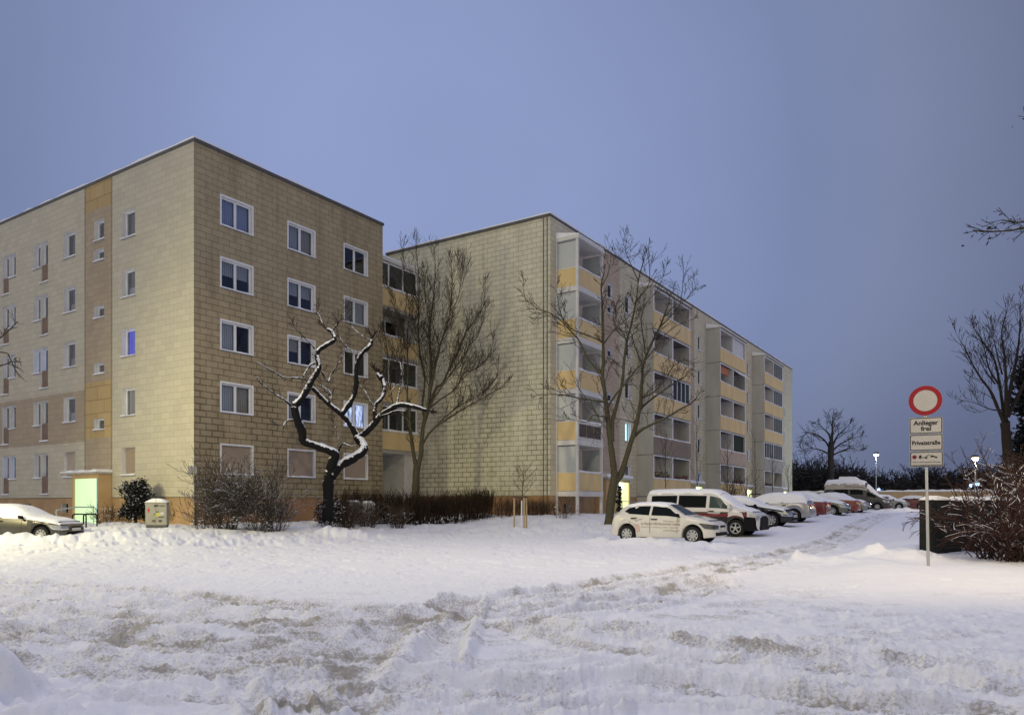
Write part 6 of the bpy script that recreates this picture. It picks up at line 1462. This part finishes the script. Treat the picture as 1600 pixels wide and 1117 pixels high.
for cx in (-.10,.22): blob(cx,.30,.10,.09,mat('grey tag', (.10,.09,.085), .6) if 'grey tag' not in bpy.data.materials else bpy.data.materials['grey tag'],8,-.2228)
# handrail and bicycle hoops at the lit entrance
RAILB = mat('pale blue handrail', (.42,.50,.52), .4, .05)
p0 = FL.P(9.6, 0, 2.6); x, y = p0[0], p0[1]; t = thing('handrail', 'pale handrail on two posts running up to the lit entrance', 'handrail', (0,0,0))
a = pt(88, 797, 32.3); b = pt(118, 792, 33.2); c = pt(146, 792, 34.3)
mb = MB(); mb.tube([a+Vector((-.02,0,-.12)), a, b, c], .028, 8); mb.build('rail', RAILB, t)
for q in (a, c): mb = MB(); mb.tube([(q.x,q.y,gz(q.x,q.y)-.2),(q.x,q.y,q.z-.02)], .024, 8); mb.build('post', RAILB, t)
for px, Y, lb in ((124, 32.0, 'left dark bicycle hoop by the lit entrance'), (141, 32.0, 'right dark bicycle hoop by the lit entrance')):
    q = pt(px, 803, Y); z = gz(q.x, q.y); h = q.z-z; t = thing('bicycle_hoop', lb, 'bicycle stand', (q.x, q.y, z), -.2, 'bicycle hoops at the lit entrance'); w2 = .33
    mb = MB(); P = [(-w2,0,-.2),(-w2,0,h-.1)]+[(-w2+.1-.1*math.cos(k*math.pi/8), 0, h-.1+.1*math.sin(k*math.pi/8)) for k in range(1,5)]+[(w2-.1+.1*math.sin(k*math.pi/8), 0, h-.1+.1*math.cos(k*math.pi/8)) for k in range(0,5)]+[(w2,0,-.2)]
    mb.tube(P, .03, 8); mb.build('tube', DARKP, t, smooth=True)
# low rail at the porch of the long front
a, b = pt(972, 783, 41.5), pt(1000, 784, 43.5); t = thing('handrail', 'thin grey rail between the forked tree and the white hatchback', 'handrail', (0,0,0))
mb = MB(); mb.tube([a, b], .022, 6); mb.build('rail', GREY, t)
for q in (a, b): mb = MB(); mb.tube([(q.x,q.y,gz(q.x,q.y)-.2),(q.x,q.y,q.z-.01)], .02, 6); mb.build('post', GREY, t)
# bins in front of the passage
for px, py, lb in ((541+12, 818, 'grey bin with a snowy lid beside the hedge end, left of its twin'), (575, 818, 'pale grey bin with a snowy lid by the hedge, right of its twin')):
    Y = 36.4; x = at(px, Y); z = gz(x, Y); t = thing('wheelie_bin', lb, 'bin', (x, Y, z), .35); m = mat('grey bin plastic', (.20,.20,.19) if px < 560 else (.42,.43,.41), .6)
    mb = MB(); mb.box8([(-.24,-.24,.05),(.24,-.24,.05),(.24,.24,.05),(-.24,.24,.05),(-.29,-.3,.95),(.29,-.3,.95),(.29,.3,.95),(-.29,.3,.95)]); mb.build('body', m, t)
    mb = MB(); mb.box8([(-.31,-.32,.951),(.31,-.32,.951),(.31,.32,.951),(-.31,.32,.951),(-.28,-.25,1.03),(.28,-.25,1.03),(.28,.32,1.06),(-.28,.32,1.06)]); mb.build('lid', m, t)
    mb = MB(); mb.box8([(-.28,-.25,1.04),(.28,-.25,1.04),(.28,.30,1.065),(-.28,.30,1.065),(-.2,-.16,1.14),(.2,-.16,1.14),(.2,.24,1.16),(-.2,.24,1.16)]); mb.build('snow_cap', SNOW, t, smooth=True)
# dark enclosure beside the sign
x, y = at(1436.5, 19.0), 19.0; z = gz(x, y); t = thing('enclosure_wall', 'dark flat enclosure wall capped with snow between the sign post and the snowy bush', 'enclosure', (x, y, z), 0)
DK = mat('dark enclosure boards', (.012,.015,.014), .75, .3, 3, bump=.3, bscale=20); h = EYE+(HY-781)/FPX*y-z
mb = MB(); mb.box8([(0,0,-.3),(.24,-.10,-.3),(3.2,.9,-.3),(3.0,1.2,-.3),(0,0,h),(.24,-.10,h),(3.2,.9,h),(3.0,1.2,h)]); mb.build('wall', DK, t)
mb = MB(); n = 14
for k in range(n):
    f0, f1 = k/n, (k+1)/n; g = lambda f: (.24+2.96*f, -.10+1.0*f); bk_ = lambda f: (0+3.0*f, 0+1.2*f); hh = lambda f: .07+.04*math.sin(f*19)+.03*math.sin(f*43) if 0 < f < 1 else .03
    a, b = g(f0), g(f1); c, d_ = bk_(f1), bk_(f0)
    mb.box8([(a[0]-.01,a[1]-.03,h+.001),(b[0],b[1]-.03,h+.001),(c[0],c[1]+.03,h+.001),(d_[0]-.02,d_[1]+.03,h+.001),(a[0]+.0,a[1]+.01,h+hh(f0)),(b[0],b[1]+.01,h+hh(f1)),(c[0],c[1]-.02,h+hh(f1)),(d_[0]+.02,d_[1]-.02,h+hh(f0))])
mb.build('snow_cap', SNOW, t, smooth=True, angle=60, merge=True)
# low wall closing the car park
TANW = mat('tan wall render', (.42,.30,.17), .9, .12, 1.2); Y = 82; a, b = Vector((at(1236,Y+4),Y+4)), Vector((at(1640,Y-8),Y-8)); t = thing('boundary_wall', 'long low tan wall with snow on top closing the car park', 'wall', (a.x, a.y, gz(a.x,a.y)))
FW = Face(Vector((0,0)), (b-a).normalized(), Vector(((b-a).y, -(b-a).x)).normalized()); L = (b-a).length; mb = MB(); fbox(mb, FW, 0, L, -.4, 1.75, -.3, 0); mb.build('wall', TANW, t)
mb = MB(); fbox(mb, FW, -.05, L+.05, 1.751, 1.82, -.34, .05, 0); snowbar(mb, FW, 0, L, 1.821, -.33, .04, .14, 1, 3); mb.build('coping', [CONCRETE, SNOW], t)
